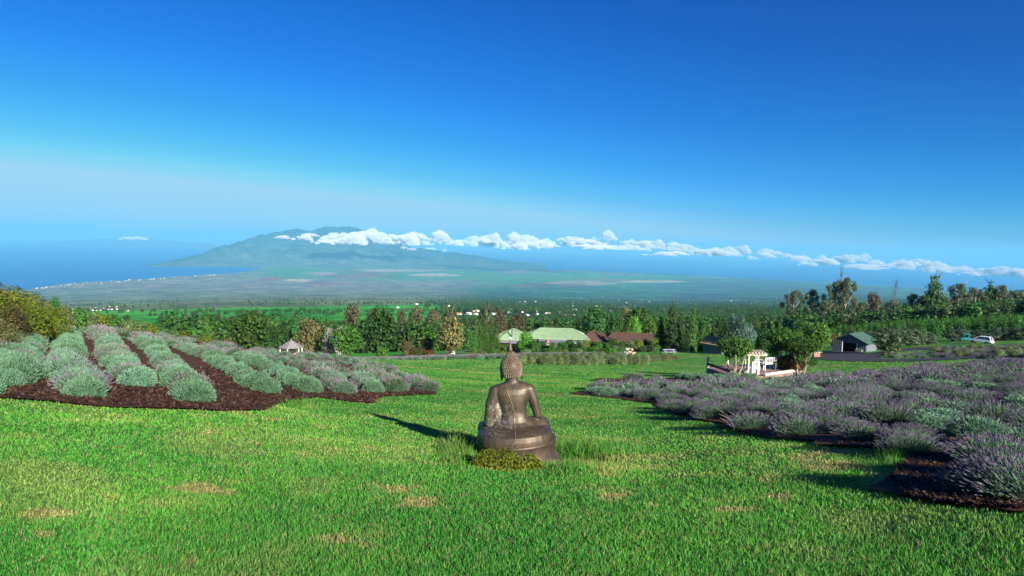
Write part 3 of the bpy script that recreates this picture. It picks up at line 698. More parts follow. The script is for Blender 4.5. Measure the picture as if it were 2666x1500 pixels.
# ================================================================== the seated bronze statue
def bronze_mat(name, patina):
    mt, n, l, b = new_mat(name); tc = n.new('ShaderNodeTexCoord'); P = tc.outputs['Object']
    f1 = noise(n, l, P, 5.0, 6, 0.65); f2 = noise(n, l, P, 26.0, 5, 0.7); f3 = noise(n, l, P, 90.0, 3, 0.6)
    c = ramp(n, l, f1, 0.32, 0.70, (0.042, 0.030, 0.020), (0.112, 0.080, 0.046))
    k = n.new('ShaderNodeMapRange'); l.new(f2, k.inputs[0]); k.inputs[1].default_value = 0.42; k.inputs[2].default_value = 0.66; k.inputs[4].default_value = 0.45
    c = mixc(n, l, k.outputs[0], c, (0.10, 0.075, 0.062))
    vm = n.new('ShaderNodeVectorMath'); vm.operation = 'MULTIPLY'; l.new(P, vm.inputs[0]); vm.inputs[1].default_value = (16, 16, 1.6)
    f4 = noise(n, l, vm.outputs[0], 1.0, 4, 0.6); k4 = n.new('ShaderNodeMapRange'); l.new(f4, k4.inputs[0]); k4.inputs[1].default_value = 0.46; k4.inputs[2].default_value = 0.66; k4.inputs[4].default_value = 0.65
    c = mixc(n, l, k4.outputs[0], c, (0.032, 0.034, 0.027))          # dark rain streaks
    mp = n.new('ShaderNodeMapRange')                          # pale weathering of the left arm and flank
    if patina:
        sx = n.new('ShaderNodeSeparateXYZ'); l.new(P, sx.inputs[0])
        q = n.new('ShaderNodeVectorMath'); q.operation = 'DISTANCE'; l.new(P, q.inputs[0]); q.inputs[1].default_value = (-0.28, -0.12, 0.66)
        mp.inputs[1].default_value = 0.36; mp.inputs[2].default_value = 0.12; l.new(q.outputs['Value'], mp.inputs[0])
        w = n.new('ShaderNodeMapRange'); l.new(f2, w.inputs[0]); w.inputs[1].default_value = 0.50; w.inputs[2].default_value = 0.60
        ml = n.new('ShaderNodeMath'); ml.operation = 'MULTIPLY'; l.new(mp.outputs[0], ml.inputs[0]); l.new(w.outputs[0], ml.inputs[1])
        c = mixc(n, l, ml.outputs[0], c, (0.24, 0.24, 0.20))
        m2 = n.new('ShaderNodeMath'); m2.operation = 'MULTIPLY'; l.new(mp.outputs[0], m2.inputs[0]); m2.inputs[1].default_value = 0.55
        c = mixc(n, l, m2.outputs[0], c, mixc(n, l, f2, (0.05, 0.045, 0.035), c))
    l.new(c, b.inputs['Base Color']); b.inputs['Metallic'].default_value = 0.4
    r = n.new('ShaderNodeMapRange'); l.new(f2, r.inputs[0]); r.inputs[3].default_value = 0.36; r.inputs[4].default_value = 0.60
    l.new(r.outputs[0], b.inputs['Roughness'])
    ad = n.new('ShaderNodeMath'); ad.operation = 'ADD'; l.new(f2, ad.inputs[0]); l.new(f3, ad.inputs[1])
    bump(n, l, ad.outputs[0], b, 0.22, 0.01)
    return mt
M_BRONZE = bronze_mat('bronze', True); M_BRONZE2 = bronze_mat('bronze_dark', False)
M_HEM = simple_mat('bronze_pale', (0.14, 0.11, 0.075), (0.24, 0.19, 0.13), 20, 0.45, 0.4)  # paler bronze for the robe hem and the hair curls

def ell(b, c, r, M=None, n=20):
    prof = [(math.sin(t) * 1.0, -math.cos(t)) for t in np.linspace(0.08, math.pi - 0.08, 13)]
    t_ = MB().lathe(prof, n)
    vs = [Vector((v[0] * r[0], v[1] * r[1], v[2] * r[2])) for v in t_.v]
    if M is not None: vs = [M @ v for v in vs]
    b.add([v + Vector(c) for v in vs], t_.f)
def limb(b, pts, rad, sub=6):
    P = [Vector(p) for p in pts]; out = []; rr = []
    for i in range(len(P) - 1):
        for k in range(sub):
            t = k / sub; out.append(P[i].lerp(P[i + 1], t)); rr.append(rad[i] * (1 - t) + rad[i + 1] * t)
    out.append(P[-1]); rr.append(rad[-1])
    b.tube(out, rr, 16)
    ell(b, P[0], (rad[0],) * 3); ell(b, P[-1], (rad[-1],) * 3)
    for p, r in zip(P[1:-1], rad[1:-1]): ell(b, p, (r,) * 3)
def loft(b, rings, n=28):
    s = len(b.v)
    for z, a, c, cy in rings:
        for j in range(n):
            t = 2 * math.pi * j / n; ct, st = math.cos(t), math.sin(t)
            e = 2 / 2.4
            b.v.append((a * math.copysign(abs(ct) ** e, ct), cy + c * math.copysign(abs(st) ** e, st), z))
    k = len(rings)
    for i in range(k - 1):
        for j in range(n):
            b.f.append([s + i * n + j, s + i * n + (j + 1) % n, s + (i + 1) * n + (j + 1) % n, s + (i + 1) * n + j]); b.mi.append(b.m)
    b.f.append([s + j for j in range(n)][::-1]); b.mi.append(0); b.f.append([s + (k - 1) * n + j for j in range(n)]); b.mi.append(0)

def remeshed(b, voxel, it):
    me = b.mesh('body'); o = bpy.data.objects.new('tmp', me); COL.objects.link(o)
    md = o.modifiers.new('r', 'REMESH'); md.mode = 'VOXEL'; md.voxel_size = voxel
    ms = o.modifiers.new('s', 'SMOOTH'); ms.factor = 0.5; ms.iterations = it
    dg = bpy.context.evaluated_depsgraph_get(); dg.update()
    res = bpy.data.meshes.new_from_object(o.evaluated_get(dg)); bpy.data.objects.remove(o)
    res.polygons.foreach_set('use_smooth', [True] * len(res.polygons))
    return res

ST = at(1352, 9.62); ST.z -= 0.05
statue = empty('buddha_statue', ST, 0.0, (1.01, 1.01, 1.01))
statue.rotation_euler = (0, math.radians(-4.4), math.radians(2))
tag(statue, 'bronze seated figure with knobbed hair seen from behind on the near lawn', 'statue')
Z0 = 0.35
B = MB()
loft(B, [(Z0 - .02, .55, .50, .04), (Z0 + .05, .55, .50, .04), (Z0 + .12, .53, .475, .03), (Z0 + .175, .44, .38, .03), (Z0 + .205, .32, .265, .02), (Z0 + .26, .245, .185, .0), (Z0 + .33, .197, .148, -.01), (Z0 + .40, .183, .138, -.01),
         (Z0 + .48, .195, .145, -.01), (Z0 + .58, .222, .155, -.005), (Z0 + .67, .258, .155, .0), (Z0 + .735, .275, .135, .0), (Z0 + .775, .262, .110, .005), (Z0 + .805, .20, .090, .01), (Z0 + .83, .105, .082, .015), (Z0 + .86, .086, .082, .015), (Z0 + .96, .082, .082, .02)])
ell(B, (-.255, -.005, Z0 + .36), (.125, .10, .30))
# head with face, nose, long ears
ell(B, (0, .03, Z0 + 1.015), (.122, .135, .165))
ell(B, (0, .09, Z0 + 0.935), (.085, .085, .085))
ell(B, (0, .165, Z0 + 1.000), (.02, .028, .045))
for s in (-1, 1):
    ell(B, (s * .150, .04, Z0 + 1.000), (.020, .040, .075))
    ell(B, (s * .145, .03, Z0 + 0.900), (.018, .028, .060))
    ell(B, (s * .06, .148, Z0 + 1.030), (.03, .018, .012))
# legs folded on the pedestal
for s in (-1, 1):
    limb(B, [(s * .16, -.02, Z0 + .13), (s * .34, .08, Z0 + .135), (s * .415, .20, Z0 + .115)], [.19, .155, .125])
    limb(B, [(s * .41, .21, Z0 + .10), (s * .18, .36, Z0 + .10), (-s * .12, .36, Z0 + .12 + (.05 if s > 0 else 0))], [.12, .095, .06])
ell(B, (0, .02, Z0 + .09), (.45, .34, .125))
# arms: right hand reaches down over the knee, left hand rests in the lap
limb(B, [(.243, .0, Z0 + .705), (.295, -.01, Z0 + .54), (.345, .0, Z0 + .32), (.375, .12, Z0 + .255), (.395, .26, Z0 + .22)], [.085, .073, .058, .048, .035])
limb(B, [(-.243, .0, Z0 + .70), (-.318, -.02, Z0 + .50), (-.360, -.02, Z0 + .27), (-.25, .17, Z0 + .23), (-.06, .27, Z0 + .235)], [.098, .088, .082, .055, .038])
for k in range(4):
    limb(B, [(.365 + k * .016, .27, Z0 + .195), (.37 + k * .016, .325, Z0 + .17), (.372 + k * .016, .34, Z0 + .10)], [.011, .0105, .009], 3)
    limb(B, [(-.06, .255 + k * .018, Z0 + .245), (.0, .26 + k * .018, Z0 + .25), (.06, .262 + k * .018, Z0 + .245)], [.011, .0105, .009], 3)
limb(B, [(.35, .25, Z0 + .19), (.335, .29, Z0 + .165), (.335, .315, Z0 + .14)], [.013, .012, .009], 3)
limb(B, [(-.07, .25, Z0 + .25), (-.03, .235, Z0 + .275), (.01, .25, Z0 + .29)], [.013, .012, .009], 3)
body_me = remeshed(B, 0.0095, 7); body_me.materials.clear(); body_me.materials.append(M_BRONZE)
body = link('body', body_me, statue)
bv = BVHTree.FromPolygons([v.co[:] for v in body_me.vertices], [p.vertices[:] for p in body_me.polygons])
# hem line of the robe, lying on the back
def on_back(pts, r, name):
    cur = []
    P = [Vector((p[0], -1, Z0 + p[1])) for p in pts]
    for i in range(len(P) - 1):
        for k in range(8):
            q = P[i].lerp(P[i + 1], k / 8); h = bv.ray_cast(q, Vector((0, 1, 0)))
            if h[0] is not None: cur.append(h[0] + h[1] * r * 0.3)
    b = MB(); b.tube(cur, r, 6); b.build(name, M_HEM, statue, smooth=True)
on_back([(-.10, .82), (-.085, .74), (-.045, .62), (-.012, .50), (.008, .42), (.0, .30), (.002, .18), (-.004, .10), (-.03, .05), (-.075, .02)], .006, 'robe_hem')
on_back([(.008, .42), (.03, .375), (.065, .355), (.11, .352), (.15, .355)], .006, 'robe_hem')
# cap of small pointed curls, the raised crown of the head and its flame
hb = MB()
hb.lathe([(.105, .985), (.130, 1.03), (.140, 1.10), (.136, 1.16), (.118, 1.215), (.085, 1.26), (.062, 1.29), (.045, 1.325), (.028, 1.35)], 24)
hb.v = [(x * 1.06, y * 1.12 + .015, z + Z0 - .085) for x, y, z in hb.v]
hb.build('hair_cap', M_BRONZE2, statue, smooth=True)
prof = [(.112, .99), (.130, 1.03), (.140, 1.10), (.136, 1.16), (.118, 1.215), (.085, 1.26), (.062, 1.29), (.045, 1.325), (.030, 1.348)]
cb = MB(); zs = np.linspace(.998, 1.338, 17)
for i, z in enumerate(zs):
    r = float(np.interp(z, [p[1] for p in prof], [p[0] for p in prof])); nn = max(7, int(2 * math.pi * r / .0255))
    dz = (float(np.interp(z + .01, [p[1] for p in prof], [p[0] for p in prof])) - r) / .01
    nz = max(-.3, min(1.2, -dz))
    for k in range(nn):
        a = 2 * math.pi * (k + 0.5 * (i % 2)) / nn
        c = Vector((r * 1.06 * math.cos(a), r * 1.12 * math.sin(a) + .015, z + Z0 - .085)); d = Vector((math.cos(a), math.sin(a), nz)).normalized()
        u = d.orthogonal().normalized(); w = d.cross(u); s0 = .0125
        ring = [c + (u * math.cos(t) + w * math.sin(t)) * s0 - d * .003 for t in np.linspace(0, 2 * math.pi, 7)[:-1]]
        mid = [c + (u * math.cos(t) + w * math.sin(t)) * s0 * .72 + d * .009 for t in np.linspace(0, 2 * math.pi, 7)[:-1]]
        cb.add(ring + mid + [c + d * .018], [(j, (j + 1) % 6, 6 + (j + 1) % 6, 6 + j) for j in range(6)] + [(6 + j, 6 + (j + 1) % 6, 12) for j in range(6)])
tag(cb.build('hair_curls', M_HEM, statue, smooth=True), kind='stuff')
MB().lathe([(.030, 1.345), (.034, 1.365), (.030, 1.40), (.022, 1.43), (.015, 1.46), (.009, 1.50), (.003, 1.535)], 10, 0.8, (0, .015, Z0 - .085)).build('flame_finial', M_BRONZE2, statue, smooth=True)
# pedestal: rim, waist and flared foot
MB().lathe([(.70, -.12), (.675, .0), (.64, .06), (.605, .12), (.585, .19), (.585, .26), (.598, .30), (.606, .315), (.604, .332), (.592, .345), (.575, .35), (.2, .352)], 72, 0.90, (0.02, .05, 0)).build('pedestal', M_BRONZE2, statue, smooth=True).scale = (0.965, 0.965, 1.0)

# ================================================================== beds, drive and other ground sheets
M_MULCH, n, l, b = new_mat('mulch'); geo = n.new('ShaderNodeNewGeometry')
f1 = noise(n, l, geo.outputs['Position'], 16, 6, 0.75); f2 = noise(n, l, geo.outputs['Position'], 1.6, 3)
c = ramp(n, l, f1, 0.30, 0.72, (0.030, 0.014, 0.009), (0.165, 0.085, 0.05))
l.new(mixc(n, l, ramp(n, l, f2, 0.5, 0.75), c, (0.10, 0.055, 0.035)), b.inputs['Base Color']); b.inputs['Roughness'].default_value = 0.95
b.inputs['Specular IOR Level'].default_value = 0.1; bump(n, l, f1, b, 1.0, 0.05)
M_ROAD = simple_mat('asphalt', (0.035, 0.032, 0.038), (0.062, 0.055, 0.06), 3.0, 0.9, bumps=0.3, dist=0.02)

def drape(name, poly, off, mat, kind='structure', step=None, rag=0.0):
    """a sheet lying on the ground inside an outline given on the ground"""
    P = np.array(poly, float)
    xs = np.linspace(P[:, 0].min(), P[:, 0].max(), 260); ys = None
    pts = []
    for px, py in poly: pts.append(ground(px, py)[0])
    W = np.array([[p.x, p.y] for p in pts])
    D = []                                                # densify and roughen the edge
    for i in range(len(W)):
        a, b_ = W[i - 1], W[i]; k = max(2, int(np.hypot(*(b_ - a)) / (step or 0.5)))
        for t in range(k): D.append(a + (b_ - a) * t / k)
    D = np.array(D)
    if rag: D = D + rag * 2 * np.stack([fbm(D[:, 0] * 1.9, D[:, 1] * 1.9, 3) - .5, fbm(D[:, 0] * 1.9, D[:, 1] * 1.9, 4) - .5], 1)
    bm = bmesh.new()
    vs = [bm.verts.new((x, y, 0)) for x, y in D]
    f = bm.faces.new(vs); bmesh.ops.triangulate(bm, faces=[f])
    for it in range(9):
        mx = (step or 0.5)
        lim = [e for e in bm.edges if e.calc_length() > max(mx, 0.05 * np.hypot(*((e.verts[0].co + e.verts[1].co) / 2)[:2]))]
        if not lim: break
        bmesh.ops.subdivide_edges(bm, edges=lim, cuts=1); bmesh.ops.triangulate(bm, faces=[f for f in bm.faces if len(f.verts) > 3])
    co = np.array([v.co[:2] for v in bm.verts]); z = TZ(co[:, 0], co[:, 1]) + off
    for v, q in zip(bm.verts, z): v.co.z = q
    bmesh.ops.recalc_face_normals(bm, faces=bm.faces)
    me = bpy.data.meshes.new(name); bm.to_mesh(me); bm.free()
    if me.polygons and sum(p.normal.z for p in me.polygons) < 0: me.flip_normals()
    me.materials.append(mat); me.polygons.foreach_set('use_smooth', [True] * len(me.polygons))
    o = link(name, me); tag(o, kind=kind); return o
drape('mulch_bed', BED_LEFT, 0.035, M_MULCH, rag=0.3, step=0.3)
drape('mulch_bed', BED_RIGHT, 0.035, M_MULCH, rag=0.3, step=0.3)
drape('mulch_bed', BED_MIDDLE, 0.05, M_MULCH, rag=0.2, step=1.0)
drape('driveway', DRIVE, 0.06, M_ROAD, step=1.5)

# ================================================================== lavender
L_LAV = leaf_mat('lavender_foliage', (0.058, 0.135, 0.074), (0.19, 0.345, 0.205), transl=0.15, vary=0.2)
L_LAVG = leaf_mat('lavender_green', (0.05, 0.11, 0.055), (0.16, 0.27, 0.15), transl=0.2, vary=0.2)
L_FLOW = leaf_mat('lavender_flower', (0.085, 0.070, 0.105), (0.235, 0.20, 0.275), (0.25, 0.24, 0.22), transl=0.1, vary=0.2)
L_FLOWG = leaf_mat('lavender_faded', (0.10, 0.082, 0.10), (0.26, 0.215, 0.25), (0.28, 0.25, 0.2), transl=0.1, vary=0.2)

def blade_mesh(name, P, D, Ln, wd, mat, rs, droop=0.15, mb=0.45):
    """narrow two-segment blades from P along D"""
    n = len(P); S = np.cross(D, rs.normal(size=(n, 3))); S /= np.linalg.norm(S, axis=1, keepdims=True) + 1e-9
    m_ = P + D * (Ln * 0.55)[:, None]; t_ = P + D * Ln[:, None] - np.array([0, 0, 1]) * (Ln * droop)[:, None]
    w = wd[:, None] * S
    V = np.stack([P - w * mb, P + w * mb, m_ + w, t_, m_ - w], 1).reshape(-1, 3)
    b_ = np.arange(n)[:, None] * 5
    Fc = np.concatenate([b_ + np.array([[0, 1, 2, 4]]), b_ + np.array([[4, 2, 3, 3]])], 0)
    return V, b_
def lav_foliage(name, mat, n, seed, rx=0.46, h=0.42, ln=0.13, wd=0.007):
    rs = np.random.default_rng(seed)
    u = rs.uniform(0, 1, n); a = rs.uniform(0, 2 * math.pi, n); cz = u ** 0.8
    s = np.sqrt(1 - cz ** 2); N = np.stack([np.cos(a) * s, np.sin(a) * s, cz], 1)
    lump = 0.84 + 0.3 * vnoise(N[:, 0] * 3 + seed, N[:, 1] * 3, seed)
    P = N * np.array([rx, rx, h]) * (lump * rs.uniform(0.72, 0.92, n))[:, None]
    D = N * np.array([1, 1, 0.9]) + np.array([0, 0, 0.55]) + rs.normal(size=(n, 3)) * 0.28; D /= np.linalg.norm(D, axis=1, keepdims=True)
    L_ = ln * rs.uniform(0.6, 1.3, n)
    S = np.cross(D, rs.normal(size=(n, 3))); S /= np.linalg.norm(S, axis=1, keepdims=True); w = (wd * rs.uniform(0.7, 1.3, n))[:, None] * S
    V = np.stack([P - w, P + D * (L_ * .6)[:, None] - w * .9, P + D * L_[:, None], P + D * (L_ * .6)[:, None] + w * .9], 1).reshape(-1, 3)
    Fc = np.arange(4 * n).reshape(n, 4)
    tint = np.clip(rs.normal(0.5, 0.22, n), 0, 0.85)
    # a close core so that nothing shows through the plant
    bm = bmesh.new(); bmesh.ops.create_icosphere(bm, subdivisions=2, radius=1.0)
    co = np.array([v.co[:] for v in bm.verts]); fs = np.array([[q.index for q in p.verts] + [p.verts[2].index] for p in bm.faces]); bm.free()
    co = co * np.array([rx, rx, h]) * 0.74
    me = bpy.data.meshes.new(name)
    allv = np.vstack([V, co]); 
    faces = [tuple(f) for f in Fc.tolist()] + [tuple(4 * n + i for i in f[:3]) for f in fs.tolist()]
    me.from_pydata(allv.tolist(), [], faces)
    at_ = me.attributes.new('tint', 'FLOAT', 'POINT'); at_.data.foreach_set('value', np.concatenate([np.repeat(tint, 4), np.full(len(co), 0.0)]).astype(np.float32))
    me.materials.append(mat); me.update(); return me
def lav_spikes(name, mat, n, seed, rx=0.42, h=0.40, ln=0.34, head=0.075, hw=0.011, lo=0.15, lean=None, side=False):
    rs = np.random.default_rng(seed)
    u = rs.uniform(lo, 1, n); a = rs.uniform(0, 2 * math.pi, n); s = np.sqrt(1 - u ** 2)
    N = np.stack([np.cos(a) * s, np.sin(a) * s, u], 1)
    P = N * np.array([rx, rx, h]) * 0.8
    D = N + np.array([0, 0, 0.35]) + rs.normal(size=(n, 3)) * 0.16
    if lean is not None: D = D + np.array(lean)
    D /= np.linalg.norm(D, axis=1, keepdims=True)
    L_ = ln * rs.uniform(0.6, 1.15, n)
    T = P + D * L_[:, None] - np.array([0, 0, 0.04]) * (1 - u)[:, None]
    S = np.cross(D, rs.normal(size=(n, 3))); S /= np.linalg.norm(S, axis=1, keepdims=True); S2 = np.cross(D, S)
    ws = 0.0028
    V1 = np.stack([P - S * ws, P + S * ws, T + S * ws * .8, T - S * ws * .8], 1)
    hl = (head * rs.uniform(0.7, 1.4, n))[:, None]; hh = (hw * rs.uniform(0.8, 1.25, n))[:, None]
    V2 = np.stack([T - D * hl * .2, T + D * hl * .35 + S * hh, T + D * hl, T + D * hl * .35 - S * hh], 1)
    V3 = np.stack([T - D * hl * .2, T + D * hl * .35 + S2 * hh, T + D * hl, T + D * hl * .35 - S2 * hh], 1)
    V = np.concatenate([V1, V2, V3], 1).reshape(-1, 3)
    Fc = np.arange(12 * n).reshape(-1, 4)
    tint = np.clip(rs.normal(0.5, 0.24, n), 0, 1)
    me = mesh_np(name, V, Fc, None, False, tint=np.repeat(tint, 12))
    me.materials.append(L_LAVG); me.materials.append(mat)
    mi = np.tile(np.array([0, 1, 1], np.int32), n); me.polygons.foreach_set('material_index', mi)
    return me
SIL = [(lav_foliage('foliage', L_LAV, 3200, 300 + k, 0.5, 0.50, 0.075, 0.0075), lav_spikes('flower_spikes', L_FLOWG, 14, 310 + k, 0.46, 0.42, 0.12, 0.04, 0.006)) for k in range(3)]
PUR = [(lav_foliage('foliage', L_LAVG, 1700, 320 + k, 0.44, 0.38), lav_spikes('flower_spikes', L_FLOW, 760, 330 + k, 0.42, 0.36, 0.27, 0.060, 0.0068)) for k in range(3)]
FAD = [(lav_foliage('foliage', L_LAVG, 1500, 340 + k, 0.46, 0.38), lav_spikes('flower_spikes', L_FLOWG, 260, 350 + k, 0.42, 0.36, 0.24, 0.06, 0.008)) for k in range(3)]
MIX = [(lav_foliage('foliage', L_LAV, 2200, 360 + k, 0.5, 0.45), lav_spikes('flower_spikes', L_FLOW, 240, 370 + k, 0.45, 0.4, 0.24, 0.058, 0.0068, lo=0.05)) for k in range(2)]
def lavender(kind, p, s, label, group, sz=None):
    fm, sm = kind
    o = link('lavender_bush', fm, None, p); o.rotation_euler = (0, 0, random.uniform(0, 6.28)); o.scale = (s, s, sz or s)
    tag(o, label, 'lavender', group); tag(link('flower_spikes', sm, o), kind='stuff'); return o
n_lav = [0]; seen = []
def clear(p, d):
    for q in seen:
        if (q[0] - p.x) ** 2 + (q[1] - p.y) ** 2 < d * d: return False
    seen.append((p.x, p.y)); return True

ROWS = [[(-70, 1035), (-20, 960), (40, 905)], [(25, 1010), (50, 950), (78, 905), (110, 882)], [(196, 1036), (182, 968), (176, 914), (182, 884)], [(352, 1006), (300, 945), (278, 892), (262, 868)],
        [(512, 1048), (442, 972), (398, 916), (358, 882)], [(690, 1024), (612, 977), (545, 938), (478, 912)], [(800, 1022), (738, 986), (650, 946), (580, 925)], [(885, 1024), (850, 990), (770, 956)], [(965, 1022), (920, 990)], [(1030, 1020), (985, 992)], [(1108, 1018), (1060, 1000)]]
far_pts = []
for ri, row in enumerate(ROWS):
    G = [ground(px, py)[0] for px, py in row]
    acc = 0.0
    for a, b_ in zip(G[:-1], G[1:]):
        L_ = (b_ - a).length; t = acc
        while t < L_:
            p = a.lerp(b_, t / L_); R = math.hypot(p.x, p.y)
            p.x += random.uniform(-.12, .12); p.y += random.uniform(-.12, .12); p.z = float(TZ(p.x, p.y))
            st = 0.60 if R < 22 else 0.92
            pale = (ri <= 6 and R < 40) or random.random() < 0.4 or R < 15
            if R < 33:
                s = random.uniform(0.64, 0.86) * (1.0 if R < 22 else 1.12)
                if ri in (1, 2) and 12.6 < R < 17 and random.random() < 0.6: k = MIX[random.randrange(2)]
                elif pale and random.random() < 0.86: k = SIL[random.randrange(3)]
                else: k = FAD[random.randrange(3)]
                k_lab = 'silver-green lavender mound in a row on the mulched left slope' if k in SIL else ('silvery lavender with purple spikes in a row on the left slope' if k in MIX else 'faded mauve lavender bush in a row on the left slope')
                lavender(k, p, s, k_lab, 'lavender rows on the left slope', s * random.uniform(.82, 1.12)); n_lav[0] += 1
            else: far_pts.append((p.x, p.y, p.z, 1))
            t += st
        acc = t - L_
# mauve bushes that fill between the rows farther up the slope
for _ in range(5000):
    px, py = random.uniform(60, 1110), random.uniform(856, 1025)
    if not inpoly(np.array([px]), np.array([py]), BED_LEFT)[0]: continue
    if py > np.interp(px, [0, 280, 480, 640, 760, 900, 1110], [866, 872, 916, 942, 968, 992, 1008]): continue
    p, R = ground(px, py)
    if random.random() > R * R / 5200.0: continue
    if clear(p, 1.1 if R < 40 else 1.35): far_pts.append((p.x, p.y, p.z, 1))

# the right field: big purple bushes in front, a mass of them behind
front = []
for _ in range(9000):
    px, py = random.uniform(1480, 2710), random.uniform(944, 1345)
    if not inpoly(np.array([px]), np.array([py]), BED_RIGHT)[0]: continue
    if 2310 < px < 2545 and py > 1200: continue
    p, R = ground(px, py); q = 130.0 / R
    if not (inpoly(np.array([px]), np.array([py + q]), BED_RIGHT)[0] and inpoly(np.array([px - q * 1.6]), np.array([py]), BED_RIGHT)[0]) and px < 2560: continue
    if random.random() > R * R / 900.0: continue
    if not clear(p, 0.72 if R < 18 else 0.82): continue
    front.append((R, p))
front.sort(key=lambda q: q[0])
for i, (R, p) in enumerate(front):
    if i < 120:
        r_ = random.random(); k = PUR[random.randrange(3)] if r_ < 0.60 else (MIX[random.randrange(2)] if r_ < 0.86 else SIL[random.randrange(3)])
        lb = 'purple flowering lavender bush in the front of the right field' if k in PUR else 'greener lavender clump among the purple bushes of the right field'
        fs = random.uniform(0.8, 1.0) * (0.80 if R < 12 else 1.0); lavender(k, p, fs, lb, 'lavender bushes in the right field', fs * random.uniform(.55, .74)); n_lav[0] += 1
    else: far_pts.append((p.x, p.y, p.z, 0))
print("lavender individuals", n_lav[0], "mass", len(far_pts))
# one overgrown bush at the right edge throws the dark shade over the corner of the bed
for (px, py, s, lb) in [(2690, 1300, .75, 'largest purple lavender bush, spilling over the bare corner of the bed'), (2605, 1215, 0.8, 'sprawling purple lavender behind the largest bush')]:
    lavender(PUR[0], ground(px, py)[0], s, lb, None, s * .62)

def scatter(name, groups, label, cat, seed):
    """a mass nobody could count: many instances of a few plants as ONE object"""
    rs = random.Random(seed); o = None
    me = bpy.data.meshes.new(name)
    V = [q[:3] for q in groups]; me.from_pydata(V, [], [])
    a = me.attributes.new('pick', 'INT', 'POINT'); a.data.foreach_set('value', [int(q[3]) for q in groups])
    a = me.attributes.new('size', 'FLOAT_VECTOR', 'POINT'); a.data.foreach_set('vector', np.array([q[4] for q in groups], np.float32).ravel())
    a = me.attributes.new('spin', 'FLOAT_VECTOR', 'POINT'); a.data.foreach_set('vector', np.array([(0, 0, rs.uniform(0, 6.28)) for q in groups], np.float32).ravel())
    return link(name, me)
def gn_instances(o, coll):
    ng = bpy.data.node_groups.new('scatter', 'GeometryNodeTree')
    ng.interface.new_socket('Geometry', in_out='INPUT', socket_type='NodeSocketGeometry'); ng.interface.new_socket('Geometry', in_out='OUTPUT', socket_type='NodeSocketGeometry')
    N = ng.nodes; Lk = ng.links; gi = N.new('NodeGroupInput'); go = N.new('NodeGroupOutput')
    ip = N.new('GeometryNodeInstanceOnPoints'); ci = N.new('GeometryNodeCollectionInfo'); ci.inputs['Collection'].default_value = coll
    ci.inputs['Separate Children'].default_value = True; ci.inputs['Reset Children'].default_value = True
    ip.inputs['Pick Instance'].default_value = True
    def attr(nm, ty):
        q = N.new('GeometryNodeInputNamedAttribute'); q.data_type = ty; q.inputs['Name'].default_value = nm; return q.outputs['Attribute']
    mp = N.new('GeometryNodeMeshToPoints'); Lk.new(gi.outputs[0], mp.inputs['Mesh'])
    Lk.new(mp.outputs[0], ip.inputs['Points']); Lk.new(ci.outputs[0], ip.inputs['Instance'])
    Lk.new(attr('pick', 'INT'), ip.inputs['Instance Index']); Lk.new(attr('size', 'FLOAT_VECTOR'), ip.inputs['Scale'])
    er = N.new('FunctionNodeEulerToRotation'); Lk.new(attr('spin', 'FLOAT_VECTOR'), er.inputs[0]); Lk.new(er.outputs[0], ip.inputs['Rotation'])
    Lk.new(ip.outputs[0], go.inputs[0])
    md = o.modifiers.new('scatter', 'NODES'); md.node_group = ng
def proto_coll(name, meshes):
    c = bpy.data.collections.new(name)
    for i, ms in enumerate(meshes):
        ob = bpy.data.objects.new('%s_%02d' % (name, i), ms); c.objects.link(ob)
    return c
def joined(name, *mes):
    bm = bmesh.new()
    for k, me in enumerate(mes):
        b0 = len(bm.faces); bm.from_mesh(me); bm.faces.ensure_lookup_table()
        if k:
            for f in bm.faces[b0:]: f.material_index += len(mes[0].materials)
    me = bpy.data.meshes.new(name); bm.to_mesh(me); bm.free()
    for q in mes:
        for mt in q.materials: me.materials.append(mt)
    return me
thin = [lav_foliage('foliage', L_LAVG, 420, 380, 0.46, 0.38, 0.16, 0.016), lav_foliage('foliage', L_LAV, 420, 381, 0.46, 0.40, 0.16, 0.016)]
tspk = [lav_spikes('flower_spikes', L_FLOW, 200, 382, 0.42, 0.36, 0.32, 0.09, 0.016), lav_spikes('flower_spikes', L_FLOW, 170, 383, 0.42, 0.36, 0.32, 0.09, 0.016), lav_spikes('flower_spikes', L_FLOWG, 90, 384, 0.42, 0.36, 0.24, 0.08, 0.014)]
lv = proto_coll('lavender_mass', [joined('a', thin[0], tspk[0]), joined('b', thin[0], tspk[1]), joined('c', thin[0], tspk[2]), joined('d', thin[1], tspk[2])])
pts = []
for (x, y, z, left) in far_pts:
    k = random.choice([2, 2, 3, 2, 3]) if left else random.choice([0, 0, 1, 1, 2, 3, 3])
    s = random.uniform(0.85, 1.15); pts.append((x, y, z, k, (s, s, s * random.uniform(0.62, 0.85))))
for left, nm in ((True, 'left'), (False, 'right')):
    sub = [p for p, q in zip(pts, far_pts) if bool(q[3]) == left]
    o = scatter('lavender_field', sub, '', '', 3); gn_instances(o, lv)
    tag(o, 'mauve-grey lavender massed along the crest of the left slope' if left else 'purple lavender massed across the back of the right field', 'lavender field', None, 'stuff')

